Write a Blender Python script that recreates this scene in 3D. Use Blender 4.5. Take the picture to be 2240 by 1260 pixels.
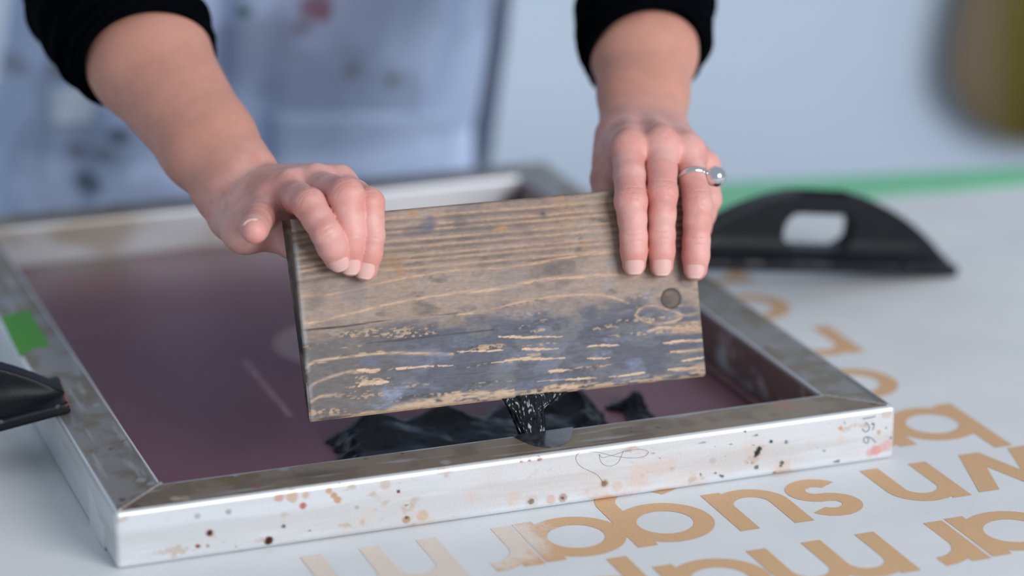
import bpy, math
import numpy as np
from mathutils import Vector

scene = bpy.context.scene
for o in list(bpy.data.objects):
    bpy.data.objects.remove(o, do_unlink=True)
COL = scene.collection
rng = np.random.default_rng(7)

# ------------------------------------------------------------------ camera
YAW, PITCH = math.radians(20.36), math.radians(18.10)
FPX = 6080.0                                    # focal length in pixels of the 2240 px frame
CAM = np.array([-0.3203, -1.5646, 0.6992])      # table top is z = 0
cy_, sy_, cp_, sp_ = math.cos(YAW), math.sin(YAW), math.cos(PITCH), math.sin(PITCH)
FWD = np.array([sy_ * cp_, cy_ * cp_, -sp_])
RGT = np.array([cy_, -sy_, 0.0])
UPV = np.cross(RGT, FWD)
cam_d = bpy.data.cameras.new('camera')
cam_o = bpy.data.objects.new('camera', cam_d)
COL.objects.link(cam_o)
cam_o.location = CAM
cam_o.rotation_euler = (math.pi / 2 - PITCH, 0, -YAW)
cam_d.sensor_width = 36.0
cam_d.lens = FPX / 2240 * 36.0
cam_d.clip_start = 0.05
cam_d.dof.use_dof = True
cam_d.dof.focus_distance = 1.812
cam_d.dof.aperture_fstop = 2.2
scene.camera = cam_o

def ray(x, y):
    return FWD + RGT * ((x - 1120) / FPX) + UPV * ((630 - y) / FPX)
def at(x, y, d):
    return CAM + ray(x, y) * d
def onplane(x, y, p0, n):
    r = ray(x, y); n = np.asarray(n, float)
    return CAM + r * (((np.asarray(p0) - CAM) @ n) / (r @ n))
def onZ(x, y, z=0.0):
    return onplane(x, y, (0, 0, z), (0, 0, 1))
def onY(x, y, Y):
    return onplane(x, y, (0, Y, 0), (0, 1, 0))

# ------------------------------------------------------------------ world and light
world = bpy.data.worlds.new('world'); scene.world = world
world.use_nodes = True
bg = world.node_tree.nodes['Background']
bg.inputs[0].default_value = (0.78, 0.88, 1.0, 1)
bg.inputs[1].default_value = 0.40

def area(name, loc, target, sx, sy, power, color):
    l = bpy.data.lights.new(name, 'AREA'); l.shape = 'RECTANGLE'
    l.size = sx; l.size_y = sy; l.energy = power; l.color = color
    o = bpy.data.objects.new(name, l); COL.objects.link(o)
    o.location = loc
    o.rotation_euler = (Vector(target) - Vector(loc)).to_track_quat('-Z', 'Y').to_euler()
    return o
area('window_right_offscreen', (1.55, -3.0, 1.40), (0.35, 0.3, 0.1), 1.9, 1.5, 108, (0.98, 0.98, 1.0))

vs = scene.view_settings
vs.view_transform = 'Standard'; vs.look = 'None'; vs.exposure = 0.12; vs.gamma = 1.0
vs.use_curve_mapping = False

# ------------------------------------------------------------------ helpers
def lin(r, g, b):
    c = np.array([r, g, b], float) / 255.0
    return np.where(c <= 0.04045, c / 12.92, ((c + 0.055) / 1.055) ** 2.4)

def vnoise(P, seed=0):
    """value noise on an (N,3) array, 0..1"""
    P = np.asarray(P, np.float64)
    i = np.floor(P).astype(np.int64); f = P - i
    f = f * f * (3 - 2 * f)
    def h(a, b, c):
        n = (a * 374761393 + b * 668265263 + c * 2147483647 + seed * 974634777) & 0xFFFFFFFF
        n = ((n ^ (n >> 13)) * 1274126177) & 0xFFFFFFFF
        n = (n ^ (n >> 16)) & 0xFFFFFFFF
        return (n & 0xFFFFFF) / float(0xFFFFFF)
    x, y, z = i[:, 0], i[:, 1], i[:, 2]; fx, fy, fz = f[:, 0], f[:, 1], f[:, 2]
    r = 0
    for dx in (0, 1):
        for dy in (0, 1):
            for dz in (0, 1):
                w = (fx if dx else 1 - fx) * (fy if dy else 1 - fy) * (fz if dz else 1 - fz)
                r = r + w * h(x + dx, y + dy, z + dz)
    return r
def fbm(P, seed=0, octv=4):
    P = np.asarray(P, float); r = 0; a = 0.5; t = 0
    for k in range(octv):
        r = r + a * vnoise(P * (2 ** k) + 17.3 * k, seed + k); t += a; a *= 0.55
    return r / t
def sstep(a, b, x):
    t = np.clip((x - a) / (b - a), 0, 1)
    return t * t * (3 - 2 * t)
def mixc(c, d, m):
    return c * (1 - m[:, None]) + np.asarray(d)[None, :] * m[:, None]

def mesh_obj(name, V, Fc, mat=None, parent=None, col=None, smooth=True, attrs=None):
    me = bpy.data.meshes.new(name)
    V = np.asarray(V, np.float64)
    if isinstance(Fc, np.ndarray) and Fc.ndim == 2:
        n, k = Fc.shape
        me.vertices.add(len(V)); me.vertices.foreach_set('co', V.ravel())
        me.loops.add(n * k); me.loops.foreach_set('vertex_index', Fc.ravel().astype(np.int32))
        me.polygons.add(n)
        me.polygons.foreach_set('loop_start', np.arange(0, n * k, k, dtype=np.int32))
        me.polygons.foreach_set('loop_total', np.full(n, k, np.int32))
        me.update(calc_edges=True)
    else:
        me.from_pydata([tuple(v) for v in V], [], [tuple(int(i) for i in f) for f in Fc])
        me.update()
    me.validate()
    if smooth:
        me.polygons.foreach_set('use_smooth', np.ones(len(me.polygons), bool))
    if col is not None:
        a = me.color_attributes.new('Col', 'FLOAT_COLOR', 'POINT')
        c4 = np.ones((len(V), 4), np.float32); c4[:, :3] = col
        a.data.foreach_set('color', c4.ravel())
    for k, v in (attrs or {}).items():
        a = me.attributes.new(k, 'FLOAT', 'POINT')
        a.data.foreach_set('value', np.asarray(v, np.float32))
    o = bpy.data.objects.new(name, me); COL.objects.link(o)
    if mat is not None: me.materials.append(mat)
    if parent is not None: o.parent = parent
    return o
def empty(name, loc=(0, 0, 0)):
    o = bpy.data.objects.new(name, None); COL.objects.link(o); o.location = loc
    o.empty_display_size = 0.05
    return o
def tag(o, label=None, cat=None, group=None, kind=None):
    if label: o['label'] = label
    if cat: o['category'] = cat
    if group: o['group'] = group
    if kind: o['kind'] = kind
    return o
def adopt(child, parent):
    """parent keeping world position"""
    child.parent = parent
    child.location = Vector(child.location) - Vector(parent.location)

def grid_faces(nu, nv, wrap=False):
    i, j = np.meshgrid(np.arange(nu - (0 if wrap else 1)), np.arange(nv - 1), indexing='ij')
    i2 = (i + 1) % nu
    return np.stack([i * nv + j, i2 * nv + j, i2 * nv + j + 1, i * nv + j + 1], -1).reshape(-1, 4)

# ---- materials
class NT:
    def __init__(s, name):
        s.m = bpy.data.materials.new(name); s.m.use_nodes = True
        s.t = s.m.node_tree; s.b = s.t.nodes['Principled BSDF']
    def n(s, typ, **k):
        nd = s.t.nodes.new(typ)
        for a, v in k.items():
            if hasattr(nd, a) and a not in ('Scale', 'Detail'): setattr(nd, a, v)
        return nd
    def l(s, a, b): s.t.links.new(a, b)
    def noise(s, scale, detail=4, vec=None, rough=0.55):
        nd = s.n('ShaderNodeTexNoise')
        nd.inputs['Scale'].default_value = scale; nd.inputs['Detail'].default_value = detail
        nd.inputs['Roughness'].default_value = rough
        if vec is not None: s.l(vec, nd.inputs['Vector'])
        return nd.outputs[0]
    def coord(s, scale=(1, 1, 1)):
        tc = s.n('ShaderNodeTexCoord'); mp = s.n('ShaderNodeMapping')
        mp.inputs['Scale'].default_value = scale
        s.l(tc.outputs['Object'], mp.inputs['Vector']); return mp.outputs[0]
    def math(s, op, a, b=None, clamp=False):
        nd = s.n('ShaderNodeMath'); nd.operation = op; nd.use_clamp = clamp
        for i, v in enumerate((a, b)):
            if v is None: continue
            if isinstance(v, (int, float)): nd.inputs[i].default_value = v
            else: s.l(v, nd.inputs[i])
        return nd.outputs[0]
    def ramp(s, fac, stops):
        nd = s.n('ShaderNodeValToRGB'); s.l(fac, nd.inputs[0])
        e = nd.color_ramp.elements
        while len(e) < len(stops): e.new(0.5)
        for q, (p, c) in zip(e, stops):
            q.position = p; q.color = (*c, 1) if len(c) == 3 else c
        return nd.outputs[0]
    def mix(s, fac, a, b, mode='MIX'):
        nd = s.n('ShaderNodeMix'); nd.data_type = 'RGBA'; nd.blend_type = mode
        for sock, v in ((nd.inputs[0], fac), (nd.inputs[6], a), (nd.inputs[7], b)):
            if isinstance(v, (int, float)): sock.default_value = v
            elif isinstance(v, (tuple, list, np.ndarray)): sock.default_value = (*v, 1)
            else: s.l(v, sock)
        return nd.outputs[2]
    def attr(s, name='Col'):
        nd = s.n('ShaderNodeAttribute'); nd.attribute_name = name; return nd
    def bump(s, h, strength=0.3, dist=0.001):
        nd = s.n('ShaderNodeBump'); nd.inputs['Strength'].default_value = strength
        nd.inputs['Distance'].default_value = dist; s.l(h, nd.inputs['Height'])
        s.l(nd.outputs[0], s.b.inputs['Normal'])
    def set(s, **k):
        for a, v in k.items():
            sock = s.b.inputs[a.replace('_', ' ')]
            if hasattr(v, 'node'): s.l(v, sock)
            elif isinstance(v, (tuple, list, np.ndarray)):
                v = tuple(v); sock.default_value = (*v, 1) if len(v) == 3 and sock.type == 'RGBA' else v
            else: sock.default_value = v
        return s

def simple(name, rgb, rough=0.6, nscale=60, namt=0.12, bump=0.0, bscale=None, bdist=0.001, **k):
    t = NT(name); v = t.coord()
    nz = t.noise(nscale, 4, v)
    c = lin(*rgb)
    base = t.ramp(nz, [(0.25, c * (1 - namt)), (0.75, np.minimum(c * (1 + namt), 1))])
    t.set(Base_Color=base, Roughness=rough, **k)
    if bump: t.bump(t.noise(bscale or nscale * 4, 4, v), bump, bdist)
    return t.m

def attr_mat(name, rough=0.6, metal=0.0, nscale=300, namt=0.1, stretch=(1, 1, 1), bump=0.0, bdist=0.0005, **k):
    """base colour from the 'Col' attribute with fine procedural variation on top"""
    t = NT(name); v = t.coord(stretch); a = t.attr()
    nz = t.noise(nscale, 5, v, 0.65)
    g = t.ramp(nz, [(0.3, (1 - namt,) * 3), (0.7, (1 + namt,) * 3)])
    t.set(Base_Color=t.mix(1.0, a.outputs['Color'], g, 'MULTIPLY'), Roughness=rough, Metallic=metal, **k)
    if bump: t.bump(nz, bump, bdist)
    return t.m

# ---- signed distance modelling (polygonised with surface nets)
BIG = 1e3
class SDF:
    def __init__(s, lo, hi, h):
        s.h = h; s.lo = np.asarray(lo, float); s.n = np.ceil((np.asarray(hi) - s.lo) / h).astype(int) + 1
        s.D = np.full(s.n, BIG, np.float32)
    def box(s, lo, hi):
        a = np.clip(np.floor((np.asarray(lo) - s.lo) / s.h).astype(int), 0, s.n)
        b = np.clip(np.ceil((np.asarray(hi) - s.lo) / s.h).astype(int) + 1, 0, s.n)
        return a, b
    def pts(s, a, b):
        ax = [(s.lo[i] + s.h * np.arange(a[i], b[i])).astype(np.float32) for i in range(3)]
        return np.meshgrid(*ax, indexing='ij')
def smin(a, b, k):
    h = np.maximum(k - np.abs(a - b), 0) / k
    return np.minimum(a, b) - h * h * k * 0.25
def cone(p, q, r0, r1, fl=None, ff=1.0):
    """tapered capsule; fl = direction along which it is flattened by ff"""
    return dict(t='c', p=np.asarray(p, float), q=np.asarray(q, float), r0=r0, r1=r1,
                fl=None if fl is None else np.asarray(fl, float) / np.linalg.norm(fl), ff=ff)
def prim_eval(pr, X, Y, Z):
    p, q = pr['p'], pr['q']; d = q - p; L2 = max(float(d @ d), 1e-12)
    ax, ay, az = X - p[0], Y - p[1], Z - p[2]
    t = np.clip((ax * d[0] + ay * d[1] + az * d[2]) / L2, 0, 1)
    ax -= t * d[0]; ay -= t * d[1]; az -= t * d[2]
    sc = 1.0
    if pr['fl'] is not None:
        f = pr['fl']; g = (ax * f[0] + ay * f[1] + az * f[2]) * (1 / pr['ff'] - 1)
        ax += g * f[0]; ay += g * f[1]; az += g * f[2]; sc = 0.5 + 0.5 * pr['ff']
    return (np.sqrt(ax * ax + ay * ay + az * az) - (pr['r0'] + (pr['r1'] - pr['r0']) * t)) * sc
def prim_bounds(prims, m):
    P = np.array([x['p'] for x in prims] + [x['q'] for x in prims])
    r = max(max(x['r0'], x['r1']) for x in prims) + m
    return P.min(0) - r, P.max(0) + r
def add_prims(S, D, prims, k, margin=0.012):
    for pr in prims:
        a, b = S.box(*prim_bounds([pr], margin + k))
        if np.any(b <= a): continue
        X, Y, Z = S.pts(a, b)
        d = prim_eval(pr, X, Y, Z)
        sl = tuple(slice(a[i], b[i]) for i in range(3))
        D[sl] = smin(D[sl], d, k) if k > 0 else np.minimum(D[sl], d)

def surface_nets(D, lo, h):
    n = np.array(D.shape)
    s = D < 0
    c = np.zeros(n - 1, np.uint8)
    for dx in (0, 1):
        for dy in (0, 1):
            for dz in (0, 1):
                c += s[dx:n[0] - 1 + dx, dy:n[1] - 1 + dy, dz:n[2] - 1 + dz]
    I = np.argwhere((c > 0) & (c < 8))
    idx = np.full(n - 1, -1, np.int32); idx[I[:, 0], I[:, 1], I[:, 2]] = np.arange(len(I))
    offs = [(0, 0, 0), (1, 0, 0), (0, 1, 0), (1, 1, 0), (0, 0, 1), (1, 0, 1), (0, 1, 1), (1, 1, 1)]
    vals = [D[I[:, 0] + o[0], I[:, 1] + o[1], I[:, 2] + o[2]].astype(np.float64) for o in offs]
    acc = np.zeros((len(I), 3)); cnt = np.zeros(len(I))
    for a in range(8):
        for b in range(a + 1, 8):
            oa, ob = np.array(offs[a]), np.array(offs[b])
            if np.abs(oa - ob).sum() != 1: continue
            va, vb = vals[a], vals[b]
            m = (va < 0) != (vb < 0)
            t = np.where(m, va / np.where(m, va - vb, 1), 0)
            acc += m[:, None] * (oa + t[:, None] * (ob - oa)); cnt += m
    V = (I + acc / cnt[:, None]) * h + lo
    Q = []
    for ax in range(3):
        b, cc = (ax + 1) % 3, (ax + 2) % 3
        sl0 = [slice(0, n[i]) for i in range(3)]; sl1 = list(sl0)
        sl0[ax] = slice(0, n[ax] - 1); sl1[ax] = slice(1, n[ax])
        s0, s1 = s[tuple(sl0)], s[tuple(sl1)]
        E_ = np.argwhere(s0 != s1)
        ok = (E_[:, b] > 0) & (E_[:, cc] > 0) & (E_[:, b] < n[b] - 1) & (E_[:, cc] < n[cc] - 1)
        E_ = E_[ok]
        fl = s0[E_[:, 0], E_[:, 1], E_[:, 2]]
        def g(db, dc):
            J = E_.copy(); J[:, b] -= db; J[:, cc] -= dc
            return idx[J[:, 0], J[:, 1], J[:, 2]]
        q = np.stack([g(1, 1), g(0, 1), g(0, 0), g(1, 0)], -1)
        q[~fl] = q[~fl][:, ::-1]
        Q.append(q)
    Q = np.concatenate(Q)
    return V, Q[(Q >= 0).all(1)]

def taubin(V, Q, it=4, lam=0.5, mu=-0.52):
    E_ = np.concatenate([Q[:, [0, 1]], Q[:, [1, 2]], Q[:, [2, 3]], Q[:, [3, 0]]])
    for k in range(it * 2):
        acc = np.zeros_like(V); n = np.zeros(len(V))
        for a, b in ((0, 1), (1, 0)):
            for ax in range(3):
                acc[:, ax] += np.bincount(E_[:, a], V[E_[:, b], ax], len(V))
            n += np.bincount(E_[:, a], minlength=len(V))
        V = V + (lam if k % 2 == 0 else mu) * (acc / np.maximum(n, 1)[:, None] - V)
    return V

def tube(path, rad, seg=12, cap=True, flat=None):
    """swept tube; returns V, list of faces"""
    P = np.asarray(path, float); n = len(P); rad = np.broadcast_to(np.asarray(rad, float), (n,))
    T_ = np.gradient(P, axis=0); T_ /= np.linalg.norm(T_, axis=1)[:, None]
    ref = np.array([0, 0, 1.0]) if abs(T_[0][2]) < 0.9 else np.array([1.0, 0, 0])
    V = []
    a = np.linspace(0, 2 * np.pi, seg, endpoint=False)
    u = np.cross(T_[0], ref); u /= np.linalg.norm(u)
    for i in range(n):
        u = u - T_[i] * (u @ T_[i]); u /= np.linalg.norm(u); v = np.cross(T_[i], u)
        V.append(P[i] + rad[i] * (np.cos(a)[:, None] * u + np.sin(a)[:, None] * v))
    V = np.concatenate(V)
    F_ = []
    for i in range(n - 1):
        for j in range(seg):
            j2 = (j + 1) % seg
            F_.append((i * seg + j, i * seg + j2, (i + 1) * seg + j2, (i + 1) * seg + j))
    if cap:
        F_.append(tuple(range(seg))[::-1]); F_.append(tuple((n - 1) * seg + j for j in range(seg)))
    return V, F_

def box_mesh(lo, hi, bev=0.0):
    import bmesh
    bm = bmesh.new(); bmesh.ops.create_cube(bm, size=1.0)
    lo, hi = np.asarray(lo, float), np.asarray(hi, float)
    for v in bm.verts: v.co = Vector((np.array(v.co) + 0.5) * (hi - lo) + lo)
    if bev > 0:
        bmesh.ops.bevel(bm, geom=list(bm.edges), offset=bev, segments=3, profile=0.6, affect='EDGES')
    V = [tuple(v.co) for v in bm.verts]; bm.verts.index_update()
    F_ = [tuple(v.index for v in f.verts) for f in bm.faces]; bm.free()
    return V, F_
def prism(outline, z0, z1):
    """vertical prism from an (N,2) outline"""
    n = len(outline)
    V = [(x, y, z0) for x, y in outline] + [(x, y, z1) for x, y in outline]
    F_ = [tuple(range(n))[::-1], tuple(range(n, 2 * n))]
    F_ += [(i, (i + 1) % n, n + (i + 1) % n, n + i) for i in range(n)]
    return V, F_

def catmull(P, m=12):
    P = np.asarray(P, float); P = np.vstack([2 * P[0] - P[1], P, 2 * P[-1] - P[-2]])
    out = []
    for i in range(1, len(P) - 2):
        t = np.linspace(0, 1, m, endpoint=False)[:, None]
        a, b, c, d = P[i - 1], P[i], P[i + 1], P[i + 2]
        out.append(0.5 * (2 * b + (c - a) * t + (2 * a - 5 * b + 4 * c - d) * t ** 2 + (3 * b - a - 3 * c + d) * t ** 3))
    out.append(P[-2][None]); return np.concatenate(out)
def poly_dist(U, V, line):
    """distance of points to a polyline, and parameter 0..1 along it"""
    best = np.full(len(U), 1e9); par = np.zeros(len(U)); sgn = np.zeros(len(U))
    L = np.asarray(line, float); n = len(L) - 1
    for i in range(n):
        a, b = L[i], L[i + 1]; d = b - a
        t = np.clip(((U - a[0]) * d[0] + (V - a[1]) * d[1]) / max(d @ d, 1e-15), 0, 1)
        ex, ey = U - a[0] - t * d[0], V - a[1] - t * d[1]
        dd = np.hypot(ex, ey); m = dd < best
        best = np.where(m, dd, best); par = np.where(m, (i + t) / n, par)
        sgn = np.where(m, np.sign(d[0] * ey - d[1] * ex), sgn)
    return best, par, sgn

# ================================================================== structure
FLOOR_Z = -0.90
WALL_Y = 2.15
m_floor = simple('concrete_floor', (150, 152, 156), 0.7, 4, 0.08, 0.2, 60)
m_wall = simple('pale_blue_wall_paint', (220, 236, 255), 0.85, 3, 0.03, 0.15, 180)
V, F_ = box_mesh((-3.5, -3.6, FLOOR_Z - 0.1), (4.5, WALL_Y, FLOOR_Z))
tag(mesh_obj('floor', V, F_, m_floor, smooth=False), kind='structure')
V, F_ = box_mesh((-3.5, WALL_Y, FLOOR_Z), (4.5, WALL_Y + 0.12, 1.9))
tag(mesh_obj('wall_back', V, F_, m_wall, smooth=False), kind='structure')
V, F_ = box_mesh((-3.5, WALL_Y - 0.015, FLOOR_Z), (4.5, WALL_Y + 0.005, FLOOR_Z + 0.09), 0.004)
tag(mesh_obj('baseboard_back', V, F_, simple('white_baseboard', (225, 228, 232), 0.5), smooth=False), kind='structure')

# ================================================================== table, cloth, printed text
W, D, T, H = 0.538, 0.665, 0.039, 0.038          # screen frame: width, depth, tube, height
def back_y(x): return 0.668 - (x - 0.70) * 0.167   # far edge of the table
tb = empty('work_table', (0.4, 0.15, FLOOR_Z))
m_top = simple('white_laminate', (214, 218, 222), 0.5, 8, 0.04)
m_leg = simple('grey_steel', (120, 123, 128), 0.4, 30, 0.1, Metallic=0.8)
x0, x1 = -0.9, 1.55
outl = [(x0, -0.55), (x1, -0.55 - (x1 - x0) * 0.167), (x1, back_y(x1)), (x0, back_y(x0))]
V, F_ = prism(outl, -0.034, -0.0016)
o = mesh_obj('table_top', V, F_, m_top, smooth=False); adopt(o, tb)
V, F_ = prism([(x0, back_y(x0) - 0.0005), (x1, back_y(x1) - 0.0005), (x1, back_y(x1) + 0.002), (x0, back_y(x0) + 0.002)], -0.034, -0.0018)
o = mesh_obj('edge_band', V, F_, simple('green_edge_band', (70, 160, 110), 0.5), smooth=False); adopt(o, tb)
for lx, ly in ((x0 + 0.09, -0.55), (x1 - 0.09, -0.86), (x1 - 0.09, back_y(x1) - 0.09), (x0 + 0.09, back_y(x0) - 0.09)):
    V, F_ = box_mesh((lx - 0.025, ly - 0.025 + (0.08 if ly < 0 else 0), FLOOR_Z), (lx + 0.025, ly + 0.025 + (0.08 if ly < 0 else 0), -0.034), 0.003)
    o = mesh_obj('leg', V, F_, m_leg, smooth=False); adopt(o, tb)
tag(tb, 'white work table under the printed cloth and the screen frame', 'table')

# cloth sheet
t = NT('white_woven_cloth'); v = t.coord()
wv = t.n('ShaderNodeTexWave'); wv.wave_type = 'BANDS'; wv.bands_direction = 'X'
wv.inputs['Scale'].default_value = 260; wv.inputs['Distortion'].default_value = 1.0; t.l(v, wv.inputs['Vector'])
wv2 = t.n('ShaderNodeTexWave'); wv2.wave_type = 'BANDS'; wv2.bands_direction = 'Y'
wv2.inputs['Scale'].default_value = 260; wv2.inputs['Distortion'].default_value = 1.0; t.l(v, wv2.inputs['Vector'])
weave = t.math('ADD', wv.outputs['Fac'], wv2.outputs['Fac'])
nz = t.noise(14, 5, v)
base = t.ramp(nz, [(0.3, lin(219, 222, 225)), (0.7, lin(228, 230, 232))])
t.set(Base_Color=base, Roughness=0.9)
t.bump(t.math('ADD', weave, t.math('MULTIPLY', t.noise(900, 3, v), 1.5)), 0.35, 0.0003)
m_cloth = t.m
cx0, cx1 = -0.75, 1.42
nu, nv = 330, 230
uu, vv = np.meshgrid(np.linspace(0, 1, nu), np.linspace(0, 1, nv), indexing='ij')
X = cx0 + uu * (cx1 - cx0)
Y0 = -0.48 - (X - cx0) * 0.167; Y1 = back_y(X) - 0.07
Y = Y0 + vv * (Y1 - Y0)
def cloth_z(x, y):
    p = np.stack([np.ravel(x) * 7, np.ravel(y) * 16, np.zeros(np.size(x))], -1)
    z = (vnoise(p, 3) - 0.5) * 0.00022 + (vnoise(p * 3.1, 4) - 0.5) * 0.00006
    inside = sstep(0.0, 0.05, np.minimum.reduce([np.ravel(x) + 0.05, W + 0.05 - np.ravel(x), np.ravel(y) + 0.03, D + 0.05 - np.ravel(y)]))
    return (z * (1 - inside)).reshape(np.shape(x)) - 0.0006
Z = cloth_z(X, Y)
V = np.stack([X, Y, Z], -1).reshape(-1, 3)
cloth = empty('printed_cloth', (0.4, 0.1, 0))
o = mesh_obj('cloth_sheet', V, grid_faces(nu, nv), m_cloth); adopt(o, cloth)
tag(cloth, 'white woven cloth printed with tan lettering, spread over the table', 'cloth')

# printed letters: reading direction is -X, letter tops point to -Y
t = NT('tan_fabric_print'); v = t.coord()
geo = t.n('ShaderNodeNewGeometry')
fade_c = (0.225, -0.035, 0.0)
vd = t.n('ShaderNodeVectorMath'); vd.operation = 'DISTANCE'; t.l(geo.outputs['Position'], vd.inputs[0]); vd.inputs[1].default_value = fade_c
vd2 = t.n('ShaderNodeVectorMath'); vd2.operation = 'DISTANCE'; t.l(geo.outputs['Position'], vd2.inputs[0]); vd2.inputs[1].default_value = (0.15, -0.06, 0)
mk = t.math('SUBTRACT', 0.052, vd.outputs['Value']); mk2 = t.math('SUBTRACT', 0.072, vd2.outputs['Value'])
mk = t.math('MAXIMUM', mk, mk2)
mk = t.math('ADD', mk, t.math('MULTIPLY', t.math('SUBTRACT', t.noise(70, 5, geo.outputs['Position'], 0.7), 0.5), 0.05))
mk = t.math('MULTIPLY', mk, 60.0, clamp=True)
spk = t.noise(1400, 3, geo.outputs['Position'])
ink = t.ramp(spk, [(0.3, lin(206, 164, 124)), (0.7, lin(220, 180, 140))])
worn = t.ramp(spk, [(0.35, lin(222, 202, 184)), (0.65, lin(230, 222, 214))])
t.set(Base_Color=t.mix(mk, ink, worn), Roughness=0.85)
t.bump(spk, 0.3, 0.0003)
m_print = t.m
XH, ST = 0.0640, 0.0135; RO = XH / 2
def arc_band(cx, cy, ro, ri, a0, a1, n=40):
    a = np.radians(np.linspace(a0, a1, n))
    return [(cx + ro * np.cos(q), cy + ro * np.sin(q)) for q in a] + [(cx + ri * np.cos(q), cy + ri * np.sin(q)) for q in a[::-1]]
def bar(xa, ya, xb, yb): return [(xa, ya), (xb, ya), (xb, yb), (xa, yb)]
def ring2(cx, cy, ro, ri): return [arc_band(cx, cy, ro, ri, 0, 180), arc_band(cx, cy, ro, ri, 180, 360)]
def arch(xa, xb, base=0.0, flip=False):
    """n-type arch between two stems"""
    w = (xb - xa) / 2; cx = (xa + xb) / 2; ri = w - ST; ry = XH
    a = np.radians(np.linspace(0, 180, 40)); cyy = XH - w
    pts = [(cx + w * np.cos(q), cyy + w * np.sin(q)) for q in a] + [(cx + ri * np.cos(q), cyy + ri * np.sin(q)) for q in a[::-1]]
    return pts
def glyph(ch):
    P = []; R = RO * 1.0
    if ch == 'o': P = ring2(R, R, R, R - ST); w = 2 * R
    elif ch == 'a': P = ring2(R, R, R, R - ST) + [bar(2 * R - ST, 0, 2 * R, XH)]; w = 2 * R
    elif ch == 'b': P = ring2(R, R, R, R - ST) + [bar(0, 0, ST, XH + 0.024)]; w = 2 * R
    elif ch == 'p': P = ring2(R, R, R, R - ST) + [bar(0, -0.023, ST, XH)]; w = 2 * R
    elif ch == 'g':
        P = ring2(R, R, R, R - ST) + [bar(2 * R - ST, -0.004, 2 * R, XH)]
        P.append(arc_band(R, -0.004, R, R - ST, 205, 360)); w = 2 * R
    elif ch == 'e': P = [arc_band(R, R, R, R - ST, 0, 325, 60), bar(ST * 0.6, R - ST / 2, 2 * R - 0.001, R + ST / 2)]; w = 2 * R
    elif ch == 'l': P = [bar(0, 0, ST, XH + 0.024)]; w = ST
    elif ch == 'n': w = 0.050; P = [bar(0, 0, ST, XH), arch(0, w), bar(w - ST, 0, w, XH - w / 2)]
    elif ch == 'm':
        w = 0.0895; s = (w - ST) / 2
        P = [bar(0, 0, ST, XH), arch(0, s + ST), bar(s, 0, s + ST, XH - (s + ST) / 2), arch(s, w), bar(w - ST, 0, w, XH - (s + ST) / 2)]
    elif ch == 'u':
        w = 0.052
        P = [[(w - x, XH - y) for x, y in arch(0, w)], bar(0, w / 2, ST, XH), bar(w - ST, 0, w, XH)]
    elif ch == 'r':
        w = 0.031; P = [bar(0, 0, ST, XH), arc_band(w + 0.001, XH - w, w + 0.001, w + 0.001 - ST, 90, 180)]
    elif ch == 'w':
        w = 0.094
        def st(xa, ya, xb, yb, h=ST * 0.56): return [(xa - h, ya), (xa + h, ya), (xb + h, yb), (xb - h, yb)]
        P = [st(0.008, XH, 0.028, 0), st(0.028, 0, 0.047, XH), st(0.047, XH, 0.066, 0), st(0.066, 0, 0.086, XH)]
    elif ch == 's':
        w = 0.0405; rx = w / 2; ro = XH / 4 + ST / 4; ri = ro - ST
        cxs = w / 2
        def ell(cy, a0, a1):
            a = np.radians(np.linspace(a0, a1, 40)); e = rx / ro
            return [(cxs + rx * np.cos(q), cy + ro * np.sin(q)) for q in a] + [(cxs + (rx - ST) * np.cos(q), cy + ri * np.sin(q)) for q in a[::-1]]
        P = [ell(XH - ro, 28, 272), ell(ro, -152, 92)]
    return P, w
def put_letter(ch, x_right, y_base, skew=0.0):
    """x_right: world x of the reading-left edge"""
    P, w = glyph(ch); V, F_ = [], []
    for q, poly in enumerate(P):
        k = len(V); n = len(poly)
        half = n // 2
        pts = [(x_right - x, y_base - y) for x, y in poly]
        zz = cloth_z(np.array([p[0] for p in pts]), np.array([p[1] for p in pts]))
        V += [(p[0], p[1], 0.00022 + 0.00001 * q + z) for p, z in zip(pts, zz)]
        if n == 4: F_.append((k, k + 1, k + 2, k + 3))
        else: F_ += [(k + i, k + i + 1, k + n - 2 - i, k + n - 1 - i) for i in range(half - 1)]
    V = np.array(V)
    o = mesh_obj('printed_letter', V, F_, m_print, smooth=False); adopt(o, cloth)
    return o
def rowY(x, y_ref): return y_ref + (x - 0.53) * 0.022
for ch, xr in (('r', 0.757), ('o', 0.722), ('w', 0.6565), ('n', 0.5560), ('s', 0.4828), ('u', 0.4395), ('g', 0.3800), ('a', 0.3178), ('r', 0.2523), ('m', 0.2015)):
    put_letter(ch, xr, rowY(xr, -0.0120))
for ch, xr in (('s', 0.760), ('u', 0.716), ('g', 0.655), ('a', 0.5826), ('r', 0.5164), ('m', 0.4665), ('a', 0.3760), ('p', 0.3037), ('l', 0.2330), ('e', 0.2120)):
    put_letter(ch, xr, rowY(xr, -0.1065))
for ch, xr, yb in (('b', 0.6270, 0.0825), ('r', 0.5660, 0.0825), ('o', 0.6135, 0.1760), ('m', 0.6220, 0.2690), ('a', 0.6160, 0.3620), ('n', 0.6180, 0.4550)):
    put_letter(ch, xr, yb)

# green strip of tape along the far edge
V, F_ = prism([(0.60, back_y(0.60) - 0.097), (0.80, back_y(0.80) - 0.078), (1.30, back_y(1.30) - 0.022), (1.30, back_y(1.30) - 0.001), (0.60, back_y(0.60) - 0.001)], -0.0016, 0.0004)
o = mesh_obj('green_tape', V, F_, simple('mint_green_tape', (126, 206, 160), 0.55, 40, 0.06), smooth=False)
tag(o, 'mint green tape strip stuck along the far edge of the table', 'tape')

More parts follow.
